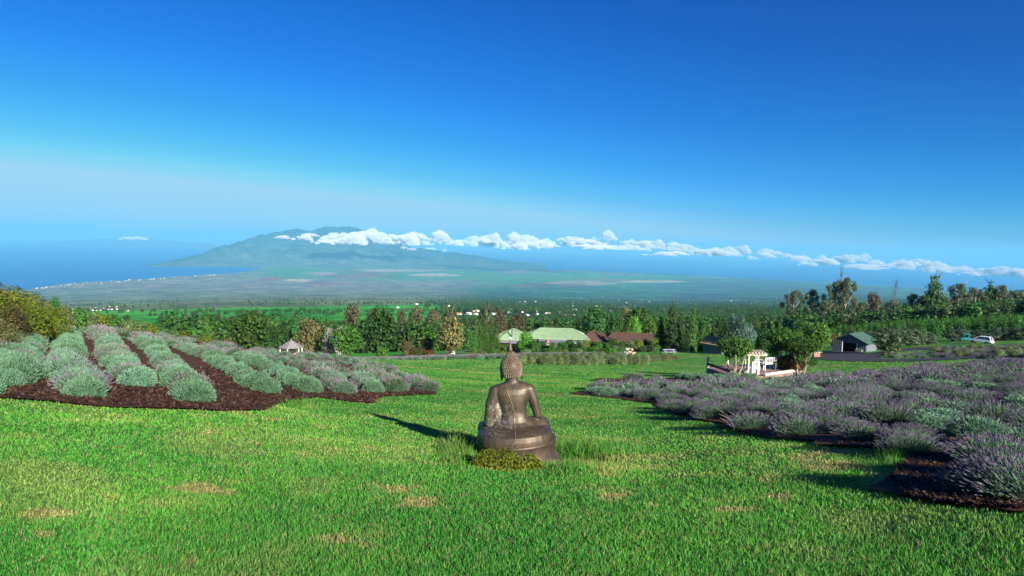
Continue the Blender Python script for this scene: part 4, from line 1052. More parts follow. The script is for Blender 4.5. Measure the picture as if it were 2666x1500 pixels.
# ================================================================== grass
M_BLADE, n, l, b = new_mat('grass_blade'); at_ = n.new('ShaderNodeAttribute'); at_.attribute_name = 'cover'
l.new(at_.outputs['Color'], b.inputs['Base Color']); b.inputs['Roughness'].default_value = 0.55; b.inputs['Specular IOR Level'].default_value = 0.25
t = n.new('ShaderNodeBsdfTranslucent'); l.new(at_.outputs['Color'], t.inputs['Color'])
mx = n.new('ShaderNodeMixShader'); mx.inputs[0].default_value = 0.4
l.new(b.outputs[0], mx.inputs[1]); l.new(t.outputs[0], mx.inputs[2]); l.new(mx.outputs[0], n['Material Output'].inputs['Surface'])
def grass(name, n_, label, far=0):
    rs = np.random.default_rng(77)
    R = (rs.uniform(42 ** -0.25, 2.6 ** -0.25, n_)) ** -4.0
    if far: R[:far] = (rs.uniform(135 ** -0.6, 26 ** -0.6, far)) ** (-1 / 0.6)
    az = rs.uniform(-0.80, 0.80, n_); x, y = R * np.sin(az), R * np.cos(az)
    z = TZ(x, y); px, py, f = project(np.stack([x, y, z], -1))
    keep = np.ones(n_, bool)
    for poly in (BED_LEFT, BED_RIGHT, BED_MIDDLE, DRIVE): keep &= ~inpoly(px + rs.normal(0, 1, n_) ** 3 * 4.0 * 9.5 / R, py + rs.normal(0, 1, n_) ** 3 * 3.2 * 9.5 / R, poly)
    keep &= (px > -480) & (px < 3150) & (py < 1600)
    keep &= np.hypot((x - ST.x), (y - ST.y) / 0.9) > 0.60
    x, y, z, R, px, py = (q[keep] for q in (x, y, z, R, px, py)); k = len(x)
    c, dry = lawn_cover(x, y)
    tall = np.exp(-(((px - 1500) / 90) ** 2 + ((py - 1190) / 34) ** 2)) * 1.0 + np.exp(-(((px - 1195) / 42) ** 2 + ((py - 1170) / 34) ** 2)) * 1.1
    tall += 0.8 * np.exp(-(((px - 2330) / 45) ** 2 + ((py - 1188) / 22) ** 2)) + 0.35 * np.exp(-(((px - 760) / 60) ** 2 + ((py - 1050) / 14) ** 2))
    clump = vnoise(x * 7, y * 7, 91)
    h = (0.016 + 0.014 * clump + 0.010 * rs.uniform(0, 1, k)) * (1 - 0.45 * dry) * rs.uniform(0.6, 1.25, k) + tall * 0.17 * rs.uniform(0.2, 1.3, k)
    h = np.where(R > 24, np.minimum(h, 0.034 + 0.010 * clump), h) * (1 + 0.006 * R)
    w = np.maximum(0.0026, 0.00075 * R) * rs.uniform(0.7, 1.4, k)
    a = rs.uniform(0, 2 * math.pi, k); bend = h * rs.uniform(0.2, 1.1, k); ba = a + rs.normal(0, 0.6, k) + 1.2
    P = np.stack([x, y, z - 0.004], -1); S = np.stack([np.cos(a), np.sin(a), 0 * a], -1) * w[:, None]
    T = P + np.stack([np.cos(ba) * bend, np.sin(ba) * bend, h], -1)
    V = np.stack([P - S, P + S, T], 1).reshape(-1, 3)
    j = rs.normal(1.0, 1, k)[:, None]; j = 1 + (j - 1) * np.where(R > 24, 0.08, 0.16)[:, None]
    straw = (rs.uniform(0, 1, k) < np.where(R > 24, 0.02, 0.05 + 0.07 * clump))[:, None]
    c = np.where(straw, np.array([[0.32, 0.27, 0.12]]) * j, c * np.where(R < 14, 1.55, 1.25)[:, None] * j + np.array([[0.010, 0.012, 0.003]]) * rs.uniform(0, 1.6, k)[:, None])
    c = c * (1 - 0.45 * np.clip(tall * 1.6, 0, 1) * rs.uniform(0.5, 1.2, k))[:, None]  # tall tufts coloured darker, putting the shade of the hollow into the blades
    c = np.clip(c, 0.005, 0.6)
    o = link(name, mesh_np(name, V, np.arange(3 * k).reshape(k, 3), M_BLADE, False, color=np.repeat(c, 3, 0)))
    tag(o, label, 'grass', None, 'stuff'); print('grass', k); return o
grass('grass', 860000, 'short green turf with straw-coloured patches around the statue', 240000)
def ground_cover_patch():
    rs = np.random.default_rng(5); n_ = 6500
    x = rs.uniform(-1, 1, n_); y = rs.uniform(-1, 1, n_); e = 1 - np.sqrt(x * x + y * y); k = e > 0; x, y, e = x[k], y[k], e[k]
    lump = 0.6 + 0.8 * vnoise(x * 4, y * 3, 4)
    top = 0.20 * np.minimum(1, e * 3.0) * lump
    z = top * rs.uniform(0.45, 1.0, len(x))
    P = np.stack([x * 0.56, y * 0.20, z], -1)
    N = np.stack([x * .5, y * .8 - .4, np.full(len(x), .9)], -1)
    V, Fc = leaf_quads(P, N, 0.0145, rs, 0.75, 0.5)
    t_ = np.clip(rs.normal(0.5, 0.25, len(x)), 0, 1)
    o = link('ground_cover_shrub', mesh_np('ground_cover_shrub', V, Fc, L_LOW, False, tint=np.repeat(t_, 4)))
    p = ground(1322, 1222)[0]; o.location = (p.x, p.y, p.z - 0.02); o.rotation_euler = (0, 0, math.radians(-4))
    tag(o, 'low yellow-green leafy shrub at the foot of the statue', 'shrub')
ground_cover_patch()

# loose chips of bark on the beds nearest the lawn
def chips():
    rs = np.random.default_rng(9); n_ = 60000
    px = np.concatenate([rs.uniform(0, 1140, n_ // 2), rs.uniform(2180, 2666, n_ // 2)]); py = np.concatenate([rs.uniform(960, 1076, n_ // 2), rs.uniform(1150, 1340, n_ // 2)])
    k = inpoly(px, py, BED_LEFT) | inpoly(px, py, BED_RIGHT); px, py = px[k], py[k]
    az, r = px_az_r(px, py); R = np.full(len(px), 10.0)
    for _ in range(30):
        R = 0.5 * R + 0.5 * np.clip(-TZ(R * np.sin(az), R * np.cos(az)) / r, 2, 60)
    x, y = R * np.sin(az), R * np.cos(az); z = TZ(x, y) + 0.045
    a = rs.uniform(0, 6.28, len(x)); L_ = rs.uniform(.010, .032, len(x)) * np.maximum(1, R / 9); w = L_ * rs.uniform(.15, .4, len(x))
    U = np.stack([np.cos(a), np.sin(a), rs.normal(0, .35, len(x))], -1) * L_[:, None]; W = np.stack([-np.sin(a), np.cos(a), rs.normal(0, .3, len(x))], -1) * w[:, None]
    P = np.stack([x, y, z], -1)
    V = np.stack([P - U - W, P + U - W, P + U + W, P - U + W], 1).reshape(-1, 3)
    t_ = rs.uniform(0, 1, len(x)) ** 2
    c = np.array([0.045, 0.022, 0.014]) * (1 - t_[:, None]) + np.array([0.20, 0.115, 0.07]) * t_[:, None]
    o = link('bark_chips', mesh_np('bark_chips', V, np.arange(4 * len(x)).reshape(-1, 4), M_BLADE, False, color=np.repeat(c, 4, 0))); tag(o, 'brown bark chips strewn over the beds beside the lawn', 'mulch', None, 'stuff')
chips()

# ================================================================== buildings
M_GROOF = simple_mat('green_metal_roof', (0.20, 0.30, 0.17), (0.27, 0.38, 0.22), 1.2, 0.45, bumps=0.05)
M_GROOF2 = simple_mat('darker_green_roof', (0.06, 0.13, 0.10), (0.10, 0.19, 0.14), 2, 0.45, bumps=0.05)
M_BROOF = simple_mat('brown_shingle', (0.055, 0.030, 0.022), (0.13, 0.075, 0.055), 9, 0.9, bumps=0.5, dist=0.03)
M_TROOF = simple_mat('tan_shingle', (0.26, 0.20, 0.11), (0.40, 0.32, 0.19), 7, 0.9, bumps=0.4, dist=0.03)
M_SROOF = simple_mat('weathered_shake', (0.13, 0.125, 0.125), (0.26, 0.25, 0.245), 7, 0.9, bumps=0.4, dist=0.02)
M_GREY = simple_mat('grey_roof', (0.13, 0.12, 0.15), (0.20, 0.19, 0.22), 4, 0.8)
M_WHITE = simple_mat('white_paint', (0.62, 0.60, 0.57), (0.80, 0.79, 0.76), 6, 0.6, bumps=0.05)
M_CREAM = simple_mat('cream_wood', (0.50, 0.44, 0.34), (0.72, 0.66, 0.54), 8, 0.75, bumps=0.2)
M_WALL = simple_mat('grey_blue_wall', (0.07, 0.085, 0.10), (0.12, 0.14, 0.155), 3, 0.8)
M_SHED = simple_mat('shed_boards', (0.10, 0.12, 0.125), (0.17, 0.19, 0.20), 5, 0.8, bumps=0.2)  # board colour darkened so the sunlit front reads as standing in shade
M_DARK = simple_mat('dark_inside', (0.012, 0.010, 0.010), (0.03, 0.02, 0.02), 3, 0.9)  # near-black stands in for shade inside the shed; also fills the planter core
M_GLASS, n, l, b = new_mat('window_glass'); b.inputs['Base Color'].default_value = (0.03, 0.05, 0.07, 1); b.inputs['Roughness'].default_value = 0.08
M_METAL = simple_mat('flue_metal', (0.16, 0.16, 0.17), (0.3, 0.3, 0.31), 8, 0.4, 0.7)
M_TERRA = simple_mat('terracotta', (0.30, 0.14, 0.08), (0.45, 0.24, 0.15), 8, 0.85)
M_DECK = simple_mat('deck_boards', (0.17, 0.115, 0.095), (0.30, 0.215, 0.18), 3, 0.85, bumps=0.3)
M_LILAC = simple_mat('lilac_grey_paint', (0.30, 0.31, 0.40), (0.42, 0.44, 0.54), 4, 0.7)
M_BRICK = simple_mat('brick_red', (0.30, 0.12, 0.09), (0.46, 0.24, 0.19), 6, 0.9, bumps=0.3)
M_STONE = simple_mat('field_stone', (0.24, 0.20, 0.15), (0.46, 0.40, 0.30), 3, 0.9, bumps=0.6, dist=0.05)
M_TYRE = simple_mat('tyre', (0.012, 0.012, 0.012), (0.025, 0.025, 0.025), 9, 0.9)
M_RED = simple_mat('red_lens', (0.4, 0.02, 0.02), (0.5, 0.04, 0.03), 5, 0.3)
M_TEAL = simple_mat('teal_paint', (0.03, 0.22, 0.20), (0.05, 0.32, 0.28), 2, 0.35, bumps=0)
M_CARW = simple_mat('car_white', (0.76, 0.76, 0.77), (0.82, 0.82, 0.83), 2, 0.3, bumps=0)

def slab(b, a, c, d, e, th=0.12):
    """a roof plane: four corners, given a thickness downwards"""
    q = [Vector(v) for v in (a, c, d, e)]; s = [v - Vector((0, 0, th)) for v in q]
    b.add(q + s, [(0, 1, 2, 3), (7, 6, 5, 4), (0, 4, 5, 1), (1, 5, 6, 2), (2, 6, 7, 3), (3, 7, 4, 0)])
def ribs(b, p0, p1, q0, q1, n_, w=0.05):
    for i in range(n_ + 1):
        t = i / n_; b.bar(Vector(p0).lerp(Vector(p1), t) + Vector((0, 0, .02)), Vector(q0).lerp(Vector(q1), t) + Vector((0, 0, .02)), w, 0.05)
def hip(root, w, d, ze, zr, ridge, mat, rib=0.0, oh=0.5, courses=0):
    W, D, r = w / 2 + oh, d / 2 + oh, ridge / 2
    c = [(-W, -D, ze), (W, -D, ze), (W, D, ze), (-W, D, ze)]; e = [(-r, 0, zr), (r, 0, zr)]
    for k, (a, c2, d2, e2) in enumerate(((c[0], c[1], e[1], e[0]), (c[1], c[2], e[1], e[1]), (c[2], c[3], e[0], e[1]), (c[3], c[0], e[0], e[0]))):
        b = MB(); slab(b, a, c2, d2, e2)
        if rib: n_ = max(2, int((Vector(a) - Vector(c2)).length / rib)); ribs(b, a, c2, e2, d2, n_)
        if courses:
            for i in range(1, courses):
                t = i / courses; A, B_ = Vector(a).lerp(Vector(e2), t), Vector(c2).lerp(Vector(d2), t)
                b.bar(A + Vector((0, 0, .03)), B_ + Vector((0, 0, .03)), .22, .05)
        b.build('roof_plane', mat, root)
    b = MB()
    for p, q in ((c[0], e[0]), (c[3], e[0]), (c[1], e[1]), (c[2], e[1])): b.bar(Vector(p) + Vector((0, 0, .04)), Vector(q) + Vector((0, 0, .04)), .22, .08)
    if ridge > .1: b.bar(Vector(e[0]) + Vector((0, 0, .04)), Vector(e[1]) + Vector((0, 0, .04)), .25, .09)
    b.build('ridge_cap', mat, root)
def window(root, c, w, h, ny=-1, bars=1, frame=None):
    b = MB(); x, y, z = c; t = .08
    for dx in (-w / 2, w / 2): b.box((x + dx, y, z), (t, .1, h + t))
    for dz in (-h / 2, h / 2): b.box((x, y, z + dz), (w - t, .1, t))
    for k in range(bars): b.box((x + (k + 1) * w / (bars + 1) - w / 2, y, z), (.05, .07, h - t))
    f = b.build('window', frame or M_WHITE, root); MB().box((x, y + .02, z), (w - t, .02, h - t)).build('pane', M_GLASS, f); return f

def house_base(name, px, R, rz, label, cat='building'):
    p = at(px, R); o = empty(name, p, -float(px_az_r(px, 900)[0]) + rz); tag(o, label, cat); return o, p
# green-roofed house: square wing with a flue, long wing with a porch
hA, p = house_base('house', 1336, 146, math.radians(6), 'left wing of the house with a pale green hip roof and a tall flue pipe')
ze, zr = zray(1336, 879, 146) - p.z, zray(1336, 853, 148) - p.z
MB().box((0, 0, ze / 2 - .6), (6.6, 6.6, ze + 1.2)).build('wall', M_WALL, hA); hip(hA, 6.6, 6.6, ze, zr, 0.6, M_GROOF, 0.6)
b = MB(); b.box((-1.2, -4.3, ze - .35), (5.4, .25, .35)); b.box((1.2, -3.9, ze - .5), (5.2, 1.2, .16), 0, Matrix.Rotation(.2, 3, 'X')); b.build('fascia', M_GREY, hA)
for k in range(3): window(hA, (-2 + 2.0 * k, -3.33, ze - 1.5), 1.3, 1.3)
f = MB().tube([(-.6, -2.9, ze - .2), (-.6, -2.9, ze + 2.1)], .15, 12).build('flue', M_METAL, hA); MB().tube([(-.6, -2.9, ze + 2.15), (-.6, -2.9, ze + 2.3)], .2, 12).build('flue_cap', M_METAL, f)
MB().box((-1.0, -3.1, ze + .25), (.7, .5, .5)).build('roof_vent', M_WHITE, hA)
hB, p = house_base('house', 1448, 152, math.radians(4), 'long wing of the house with a pale green metal roof and white porch')
ze, zr = zray(1440, 882, 148) - p.z, zray(1450, 855, 152) - p.z
MB().box((0, 0, ze / 2 - .6), (13.4, 7.4, ze + 1.2)).build('wall', M_WALL, hB); hip(hB, 13.4, 7.4, ze, zr, 7.6, M_GROOF, 0.6)
b = MB(); slab(b, (-4.2, -6.6, ze - .95), (3.2, -6.6, ze - .95), (3.2, -4.0, ze - .1), (-4.2, -4.0, ze - .1)); b.build('porch_roof', M_GREY, hB)
b = MB(); b.box((-.5, -6.68, ze - 1.02), (7.5, .12, .28))
for k in range(13): b.box((-4.1 + k * .6, -6.66, ze - 1.24), (.3, .1, .2))
b.build('porch_fascia', M_WHITE, hB)
for k in range(4): MB().box((-4.0 + 2.33 * k, -6.5, ze / 2 - 1.0), (.2, .2, ze - .2)).build('porch_post', M_WHITE, hB)
for k in range(4): window(hB, (-4.5 + 3 * k, -3.73, ze - 1.6), 1.6, 1.3)
b = MB(); b.lathe([(.2, 0), (.24, .25), (.16, .4), (.24, .5), (.2, .7), (.1, .75)], 10, 1, (-2.3, -5.6, ze - .75)); b.build('chimney_pot', M_TERRA, hB, smooth=True)
# brown-roofed buildings
hC, p = house_base('house', 1546, 156, math.radians(8), 'low building with a dark brown shingled hip roof beside the green-roofed house')
ze, zr = zray(1546, 889, 153) - p.z, zray(1550, 863, 156) - p.z
MB().box((0, 0, ze / 2 - .6), (8.2, 7.2, ze + 1.2)).build('wall', M_WALL, hC); hip(hC, 8.2, 7.2, ze, zr, 1.6, M_BROOF, 0, .6, 8)
for k in range(3): window(hC, (-2.6 + 2.6 * k, -3.63, ze - .9), 1.4, 1.0)
hD, p = house_base('house', 1645, 158, math.radians(3), 'long low building with a reddish brown shingled roof next to the conifers')
ze, zr = zray(1645, 889, 155) - p.z, zray(1645, 867, 158) - p.z
MB().box((0, 0, ze / 2 - .6), (11.2, 6.6, ze + 1.2)).build('wall', M_WALL, hD); hip(hD, 11.2, 6.6, ze, zr, 9.0, M_BROOF, 0, .6, 8)
for k in range(4): window(hD, (-4 + 2.6 * k, -3.33, ze - .9), 1.4, 1.0)
# tan-roofed hut
hE, p = house_base('hut', 1868, 128, math.radians(-38), 'small hut with a tan shingle roof half hidden by the clipped tree')
ze, zr = zray(1862, 897, 126) - p.z, zray(1862, 877, 128) - p.z
MB().box((0, 0, ze / 2 - .5), (4.2, 3.0, ze + 1.0)).build('wall', M_WALL, hE)
for s in (-1, 1):
    b = MB(); slab(b, (-2.5, s * 1.9, ze - .1), (2.5, s * 1.9, ze - .1), (2.5, 0, zr), (-2.5, 0, zr))
    for i in range(1, 6): t = i / 6; b.bar((-2.5, s * 1.9 * (1 - t), ze - .1 + (zr - ze + .1) * t + .03), (2.5, s * 1.9 * (1 - t), ze - .1 + (zr - ze + .1) * t + .03), .18, .05)
    b.build('roof_plane', M_TROOF, hE)
b = MB(); b.add([(-2.1, -1.5, ze), (-2.1, 1.5, ze), (-2.1, 0, zr - .1), (2.1, -1.5, ze), (2.1, 1.5, ze), (2.1, 0, zr - .1)], [(0, 2, 1), (3, 4, 5), (0, 1, 4, 3)]); b.build('gable', M_WALL, hE)
MB().box((-2.13, .1, ze / 2 - .1), (.05, .8, 1.9)).build('door', M_TERRA, hE)
# gazebo
hG, p = house_base('gazebo', 758, 96, 0.2, 'grey shingled gazebo roof rising behind the left lavender slope')
ze, zr = zray(758, 907, 95) - p.z, zray(758, 885, 96) - p.z; rr = 62 / F * 96 / 2
b = MB()
for i in range(7):
    t0, t1 = i / 7, (i + 1) / 7; b.lathe([(rr * (1 - t0), ze + (zr - ze) * t0), (rr * (1 - t1) + .03, ze + (zr - ze) * t1 + .01), (max(.02, rr * (1 - t1) - .06), ze + (zr - ze) * t1 - .03)], 6)
b.build('roof', M_SROOF, hG)
for k in range(6):
    a = k * math.pi / 3; MB().box((rr * .85 * math.cos(a), rr * .85 * math.sin(a), ze / 2 - .2), (.14, .14, ze + .4)).build('post', M_CREAM, hG)
    c, s = math.cos(a), math.sin(a); c2, s2 = math.cos(a + math.pi / 3), math.sin(a + math.pi / 3); q = rr * .85
    MB().bar((q * c, q * s, .9), (q * c2, q * s2, .9), .08).build('rail', M_CREAM, hG)
MB().lathe([(rr * .95, -.1), (rr * .95, .12)], 6).build('floor', M_DECK, hG)
b = MB(); b.lathe([(.10, zr - .05), (.05, zr + .15), (.02, zr + .3)], 8); b.build('finial', M_SROOF, hG)
# shed
zp = at(2226, 140); hS = empty('shed', zp, math.radians(-48)); tag(hS, 'shaded grey board shed with a green metal roof and a dark open doorway', 'shed')
w, d = 6.0, 5.2; ze, zr = 2.2, 3.5
def boards(b, x0, x1, y, z0, z1):
    k = max(1, int(abs(x1 - x0) / .3))
    for i in range(k): b.box((x0 + (x1 - x0) * (i + .5) / k, y - .03, (z0 + z1) / 2), (.06, .05, z1 - z0))
b = MB(); y = -d / 2
b.box((-2.1, y, ze / 2 - .4), (1.8, .12, ze + .8)); b.box((2.15, y, ze / 2 - .4), (1.7, .12, ze + .8)); b.box((0.05, y, ze - .18), (2.5, .12, .36)); boards(b, -3, -1.2, y - .06, -.5, ze); boards(b, 1.3, 3, y - .06, -.5, ze)
b.add([(-3, y, ze), (3, y, ze), (0, y, zr)], [(0, 1, 2)]); b.add([(-3, y + .12, ze), (3, y + .12, ze), (0, y + .12, zr)], [(2, 1, 0)])
b.build('front_wall', M_SHED, hS)
for s in (-1, 1): MB().box((s * 2.94, 0, ze / 2 - .4), (.12, d - .14, ze + .8)).build('side_wall', M_SHED, hS)
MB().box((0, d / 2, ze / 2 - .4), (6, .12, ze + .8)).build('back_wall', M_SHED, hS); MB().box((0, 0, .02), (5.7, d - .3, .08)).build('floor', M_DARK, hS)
for s in (-1, 1):
    b = MB(); a, c, e, f = (s * 3.5, -d / 2 - .5, ze - .22), (s * 3.5, d / 2 + .4, ze - .22), (0, d / 2 + .4, zr + .05), (0, -d / 2 - .5, zr + .05); slab(b, a, c, e, f, .08); ribs(b, a, c, f, e, 13, .05); b.build('roof_plane', M_GROOF2, hS)
for s in (-1, 1): MB().box((.05 + s * 1.3, -d / 2 - .08, ze / 2 - .2), (.12, .08, ze)).build('door_frame', M_WHITE, hS)
MB().box((1.9, -d / 2 - .5, .45), (1.1, .6, .9)).build('bin', M_SHED, hS)

# ================================================================== the deck, its arbor and seats
P0, R0 = ground(1954, 984); DZ = P0.z + 0.18
def on_deck(px, py):
    dvec = ray(px, py); t = DZ / dvec[2]; return Vector((dvec[0] * t, dvec[1] * t, DZ))
DK = [on_deck(*q) for q in [(1841, 957), (1890, 948.5), (2044, 951), (2088, 966), (1954, 984), (1904, 979)]]
dc = sum(DK, Vector()) / len(DK); deck = empty('deck', dc); tag(deck, 'low brown timber deck with log edging in the far lawn', 'deck')
L2 = [(v - dc).to_2d() for v in DK]
axis = (L2[5] - L2[0]).normalized(); perp = Vector((-axis.y, axis.x))
def clip(poly, n_, d_):
    out = []
    for i in range(len(poly)):
        a, b_ = poly[i - 1], poly[i]; sa, sb = a.dot(n_) - d_, b_.dot(n_) - d_
        if sa <= 0: out.append(a)
        if sa * sb < 0: out.append(a + (b_ - a) * (sa / (sa - sb)))
    return out
lo, hi = min(v.dot(perp) for v in L2), max(v.dot(perp) for v in L2); t = lo
while t < hi:
    pg = clip(clip(L2, perp, t + .26), -perp, -t)
    if len(pg) >= 3:
        k = len(pg); z0 = random.uniform(-.006, .006); b = MB()
        b.add([(v.x, v.y, z0) for v in pg] + [(v.x, v.y, -.06) for v in pg], [tuple(range(k)), tuple(range(2 * k - 1, k - 1, -1))] + [(i, i + k, (i + 1) % k + k, (i + 1) % k) for i in range(k)])
        me = b.mesh('plank', M_DECK); bm = bmesh.new(); bm.from_mesh(me); bmesh.ops.recalc_face_normals(bm, faces=bm.faces); bm.to_mesh(me); bm.free(); link('plank', me, deck)
    t += .28
b = MB(); k = len(L2); b.add([(v.x * .99, v.y * .99, -.07) for v in L2] + [(v.x * .99, v.y * .99, -1.9) for v in L2], [(i, i + k, (i + 1) % k + k, (i + 1) % k) for i in range(k)]); b.build('skirting', M_DECK, deck)
def edge_log(a, c, r, mat, up=.12):
    a, c = on_deck(*a) - dc, on_deck(*c) - dc; MB().tube([a + Vector((0, 0, up)), c + Vector((0, 0, up))], r, 8).build('edge_log', mat, deck)
edge_log((1990, 980.5), (2084, 966.5), .10, M_CREAM, .10); edge_log((1842, 957.5), (1904, 979), .10, M_BARK, .28)
for q, h in (((2076, 968.5), .5), ((1843, 957), .75), ((1893, 949), .35)):
    v = on_deck(*q) - dc; MB().tube([v + Vector((0, 0, -.8)), v + Vector((0, 0, h))], .11, 8).build('post', M_CREAM, deck)
# arbor
a0, a1 = on_deck(1948, 975), on_deck(1972.5, 976); ux = (a1 - a0).to_2d().normalized(); vx = Vector((-ux.y, ux.x)); sp = (a1 - a0).length
arb = empty('arbor', a0, math.atan2(ux.y, ux.x)); tag(arb, 'white wooden arbor with a slatted top standing on the deck', 'arbor')
H = 47 / F * a0.length
for x in (0, sp):
    for y in (0, .75): MB().box((x, y, H / 2), (.085, .085, H)).build('post', M_CREAM, arb)
for y in (-.02, .77): MB().box((sp / 2 + .1, y, H + .08), (sp + .9, .07, .15)).build('beam', M_CREAM, arb)
for k in range(7): MB().box((-.25 + k * (sp + .6) / 6, .38, H + .21), (.06, 1.35, .10)).build('slat', M_CREAM, arb)
def seat(name, px, py, rz, w, label, cat, mat=M_WHITE, slats=5):
    p = on_deck(px, py) if px > 1900 else ground(px, py)[0]
    o = empty(name, p, rz); tag(o, label, cat); h = .44
    for x in (-w / 2 + .04, w / 2 - .04):
        MB().box((x, -.22, .31), (.06, .06, .62)).build('leg', mat, o); MB().box((x, .24, .45), (.06, .06, .90)).build('leg', mat, o); MB().box((x, 0, .635), (.08, .54, .035)).build('armrest', mat, o)
    b = MB()
    for k in range(5): b.box((0, -.2 + k * .1, h), (w - .02, .08, .03))
    b.build('seat', mat, o); b = MB(); b.box((0, .25, .86), (w - .1, .04, .08)); b.box((0, .25, .5), (w - .1, .04, .06))
    k = int(w / .16)
    for i in range(k): b.box((-w / 2 + .1 + (w - .2) * i / max(1, k - 1), .25, .68), (.04, .03, .28))
    b.build('backrest', mat, o); return o
seat('garden_chair', 1959, 974, math.radians(205), .68, 'white slatted garden chair between the arbor posts', 'chair')
seat('garden_chair', 1981, 961, math.radians(60), .62, 'white garden chair just right of the arbor', 'chair')
seat('garden_bench', 1998, 962.5, math.radians(-152), 1.15, 'white slatted bench on the deck, the one nearer the arbor', 'bench')
seat('garden_bench', 2016, 956.5, math.radians(-140), 1.15, 'white slatted bench at the deck end beside the clipped trees', 'bench')
seat('lawn_chair', 1166, 927, math.radians(182), .62, 'white lawn chair at the far edge of the lawn, left of the pair', 'chair')
seat('lawn_chair', 1180, 927, math.radians(178), .62, 'white lawn chair at the far edge of the lawn, right of the pair', 'chair')
# picnic table
p, R = ground(1741, 921); pt = empty('picnic_table', p, math.radians(12)); tag(pt, 'lilac-grey picnic table with benches on the far lawn', 'picnic table'); W = 34 / F * R
for k in range(5): MB().box((0, -.32 + k * .16, .76), (W, .145, .045)).build('plank', M_LILAC, pt)
for s in (-1, 1):
    MB().box((0, s * .78, .45), (W, .28, .045)).build('bench_seat', M_LILAC, pt)
    for x in (-W / 2 + .35, W / 2 - .35): MB().bar((x, s * .2, .73), (x, s * .72, 0), .09, .05).build('leg', M_LILAC, pt)
for x in (-W / 2 + .35, W / 2 - .35): MB().box((x + .06, 0, .42), (.05, 1.7, .09)).build('brace', M_LILAC, pt)
# rocks and brick planter
p, R = ground(1637, 923); rk = empty('rock_pile', p); tag(rk, 'pile of pale fieldstones beyond the ornamental shrubs', 'rocks')
for k in range(15):
    bm = bmesh.new(); bmesh.ops.create_icosphere(bm, subdivisions=2, radius=1)
    for v in bm.verts: v.co *= 0.75 + 0.5 * float(vnoise(v.co.x * 1.3 + k * 5, v.co.y * 1.3 + v.co.z, 5))
    me = bpy.data.meshes.new('rock'); bm.to_mesh(me); bm.free(); me.materials.append(M_STONE)
    o = link('rock', me, rk); a = k * 2.4; d = .28 * math.sqrt(k) * (1 if k < 11 else .4); o.location = (d * math.cos(a) * 1.3, d * math.sin(a) * .8, .2 + (.55 if k >= 11 else .0) + .25 * max(0, 1 - d)); o.scale = (random.uniform(.24, .40), random.uniform(.22, .32), random.uniform(.18, .26)); o.rotation_euler = (random.uniform(-.4, .4), random.uniform(-.4, .4), a)
p, R = ground(2121, 930); br = empty('brick_planter', p, .2); tag(br, 'small square brick planter at the end of the driveway', 'planter')
bme = MB().box((0, 0, 0), (.29, .13, .12)).mesh('brick', M_BRICK)
for row in range(6):
    for side in range(4):
        for k in range(3):
            o = link('brick', bme, br); a = side * math.pi / 2; x = -.32 + .32 * k + (.08 if row % 2 else -.06); y = -.5
            o.location = (x * math.cos(a) - y * math.sin(a), x * math.sin(a) + y * math.cos(a), .06 + row * .135); o.rotation_euler = (0, 0, a)
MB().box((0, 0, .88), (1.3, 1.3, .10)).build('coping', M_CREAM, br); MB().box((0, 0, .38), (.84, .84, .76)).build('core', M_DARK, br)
# vehicles
def car_body(prof, w, bev=.12):
    bm = bmesh.new(); n_ = len(prof)
    for s in (-1, 1):
        for x, z, k in prof: bm.verts.new((x, s * w / 2 * k, z))
    bm.verts.ensure_lookup_table(); v = bm.verts
    bm.faces.new([v[i] for i in range(n_)][::-1]); bm.faces.new([v[n_ + i] for i in range(n_)])
    for i in range(n_): j = (i + 1) % n_; bm.faces.new((v[i], v[j], v[n_ + j], v[n_ + i]))
    bmesh.ops.recalc_face_normals(bm, faces=bm.faces); bmesh.ops.bevel(bm, geom=bm.edges[:], offset=bev, segments=2, affect='EDGES', clamp_overlap=True)
    return bm
def wheels(o, xs, y, r):
    for x in xs:
        for s in (-1, 1):
            b = MB(); b.tube([(x, s * (y - .1), r), (x, s * (y + .1), r)], r, 16); t = b.build('wheel', M_TYRE, o, smooth=False)
            MB().tube([(x, s * (y + .09), r), (x, s * (y + .115), r)], r * .6, 12).build('rim', M_METAL, t)
def hatchback(px, R, rz, label):
    p = at(px, R); p.z += .06; o = empty('parked_car', p, rz); tag(o, label, 'car')
    bm = car_body([(-2.0, .35, 1), (-2.02, .75, 1), (-1.9, .95, 1), (.75, .95, 1), (1.75, .85, .97), (1.95, .65, .95), (1.95, .32, .95)], 1.72); me = bpy.data.meshes.new('body'); bm.to_mesh(me); bm.free(); me.materials.append(M_CARW); link('body', me, o)
    bm = car_body([(-1.88, .9, .98), (-1.62, 1.42, .84), (-.2, 1.50, .84), (.25, 1.42, .84), (.95, .9, .96)], 1.66, .06); me = bpy.data.meshes.new('cabin'); bm.to_mesh(me); bm.free(); me.materials.append(M_GLASS); link('cabin', me, o)
    MB().box((-.7, 0, 1.50), (1.7, 1.30, .06)).build('roof', M_CARW, o)
    b = MB()
    for s in (-1, 1): b.bar((-1.9, s * .78, .93), (-1.62, s * .68, 1.46), .12, .1); b.bar((.98, s * .78, .93), (.25, s * .68, 1.46), .07)
    b.build('pillars', M_CARW, o)
    for s in (-1, 1): MB().box((-2.02, s * .68, .85), (.06, .2, .26)).build('tail_light', M_RED, o)
    MB().box((-2.06, 0, .47), (.12, 1.6, .22)).build('rear_bumper', M_CARW, o); MB().box((-2.07, 0, .72), (.03, .5, .13)).build('number_plate', M_WHITE, o)
    wheels(o, (-1.25, 1.25), .78, .31); return o
hatchback(2553, 166, math.radians(128), 'white hatchback parked on the drive under the olive trees, seen from behind')
p = at(2520, 172); p.z += .06; o = empty('utility_vehicle', p, math.radians(150)); tag(o, 'small teal utility vehicle parked in the shade of the olive trees', 'vehicle')
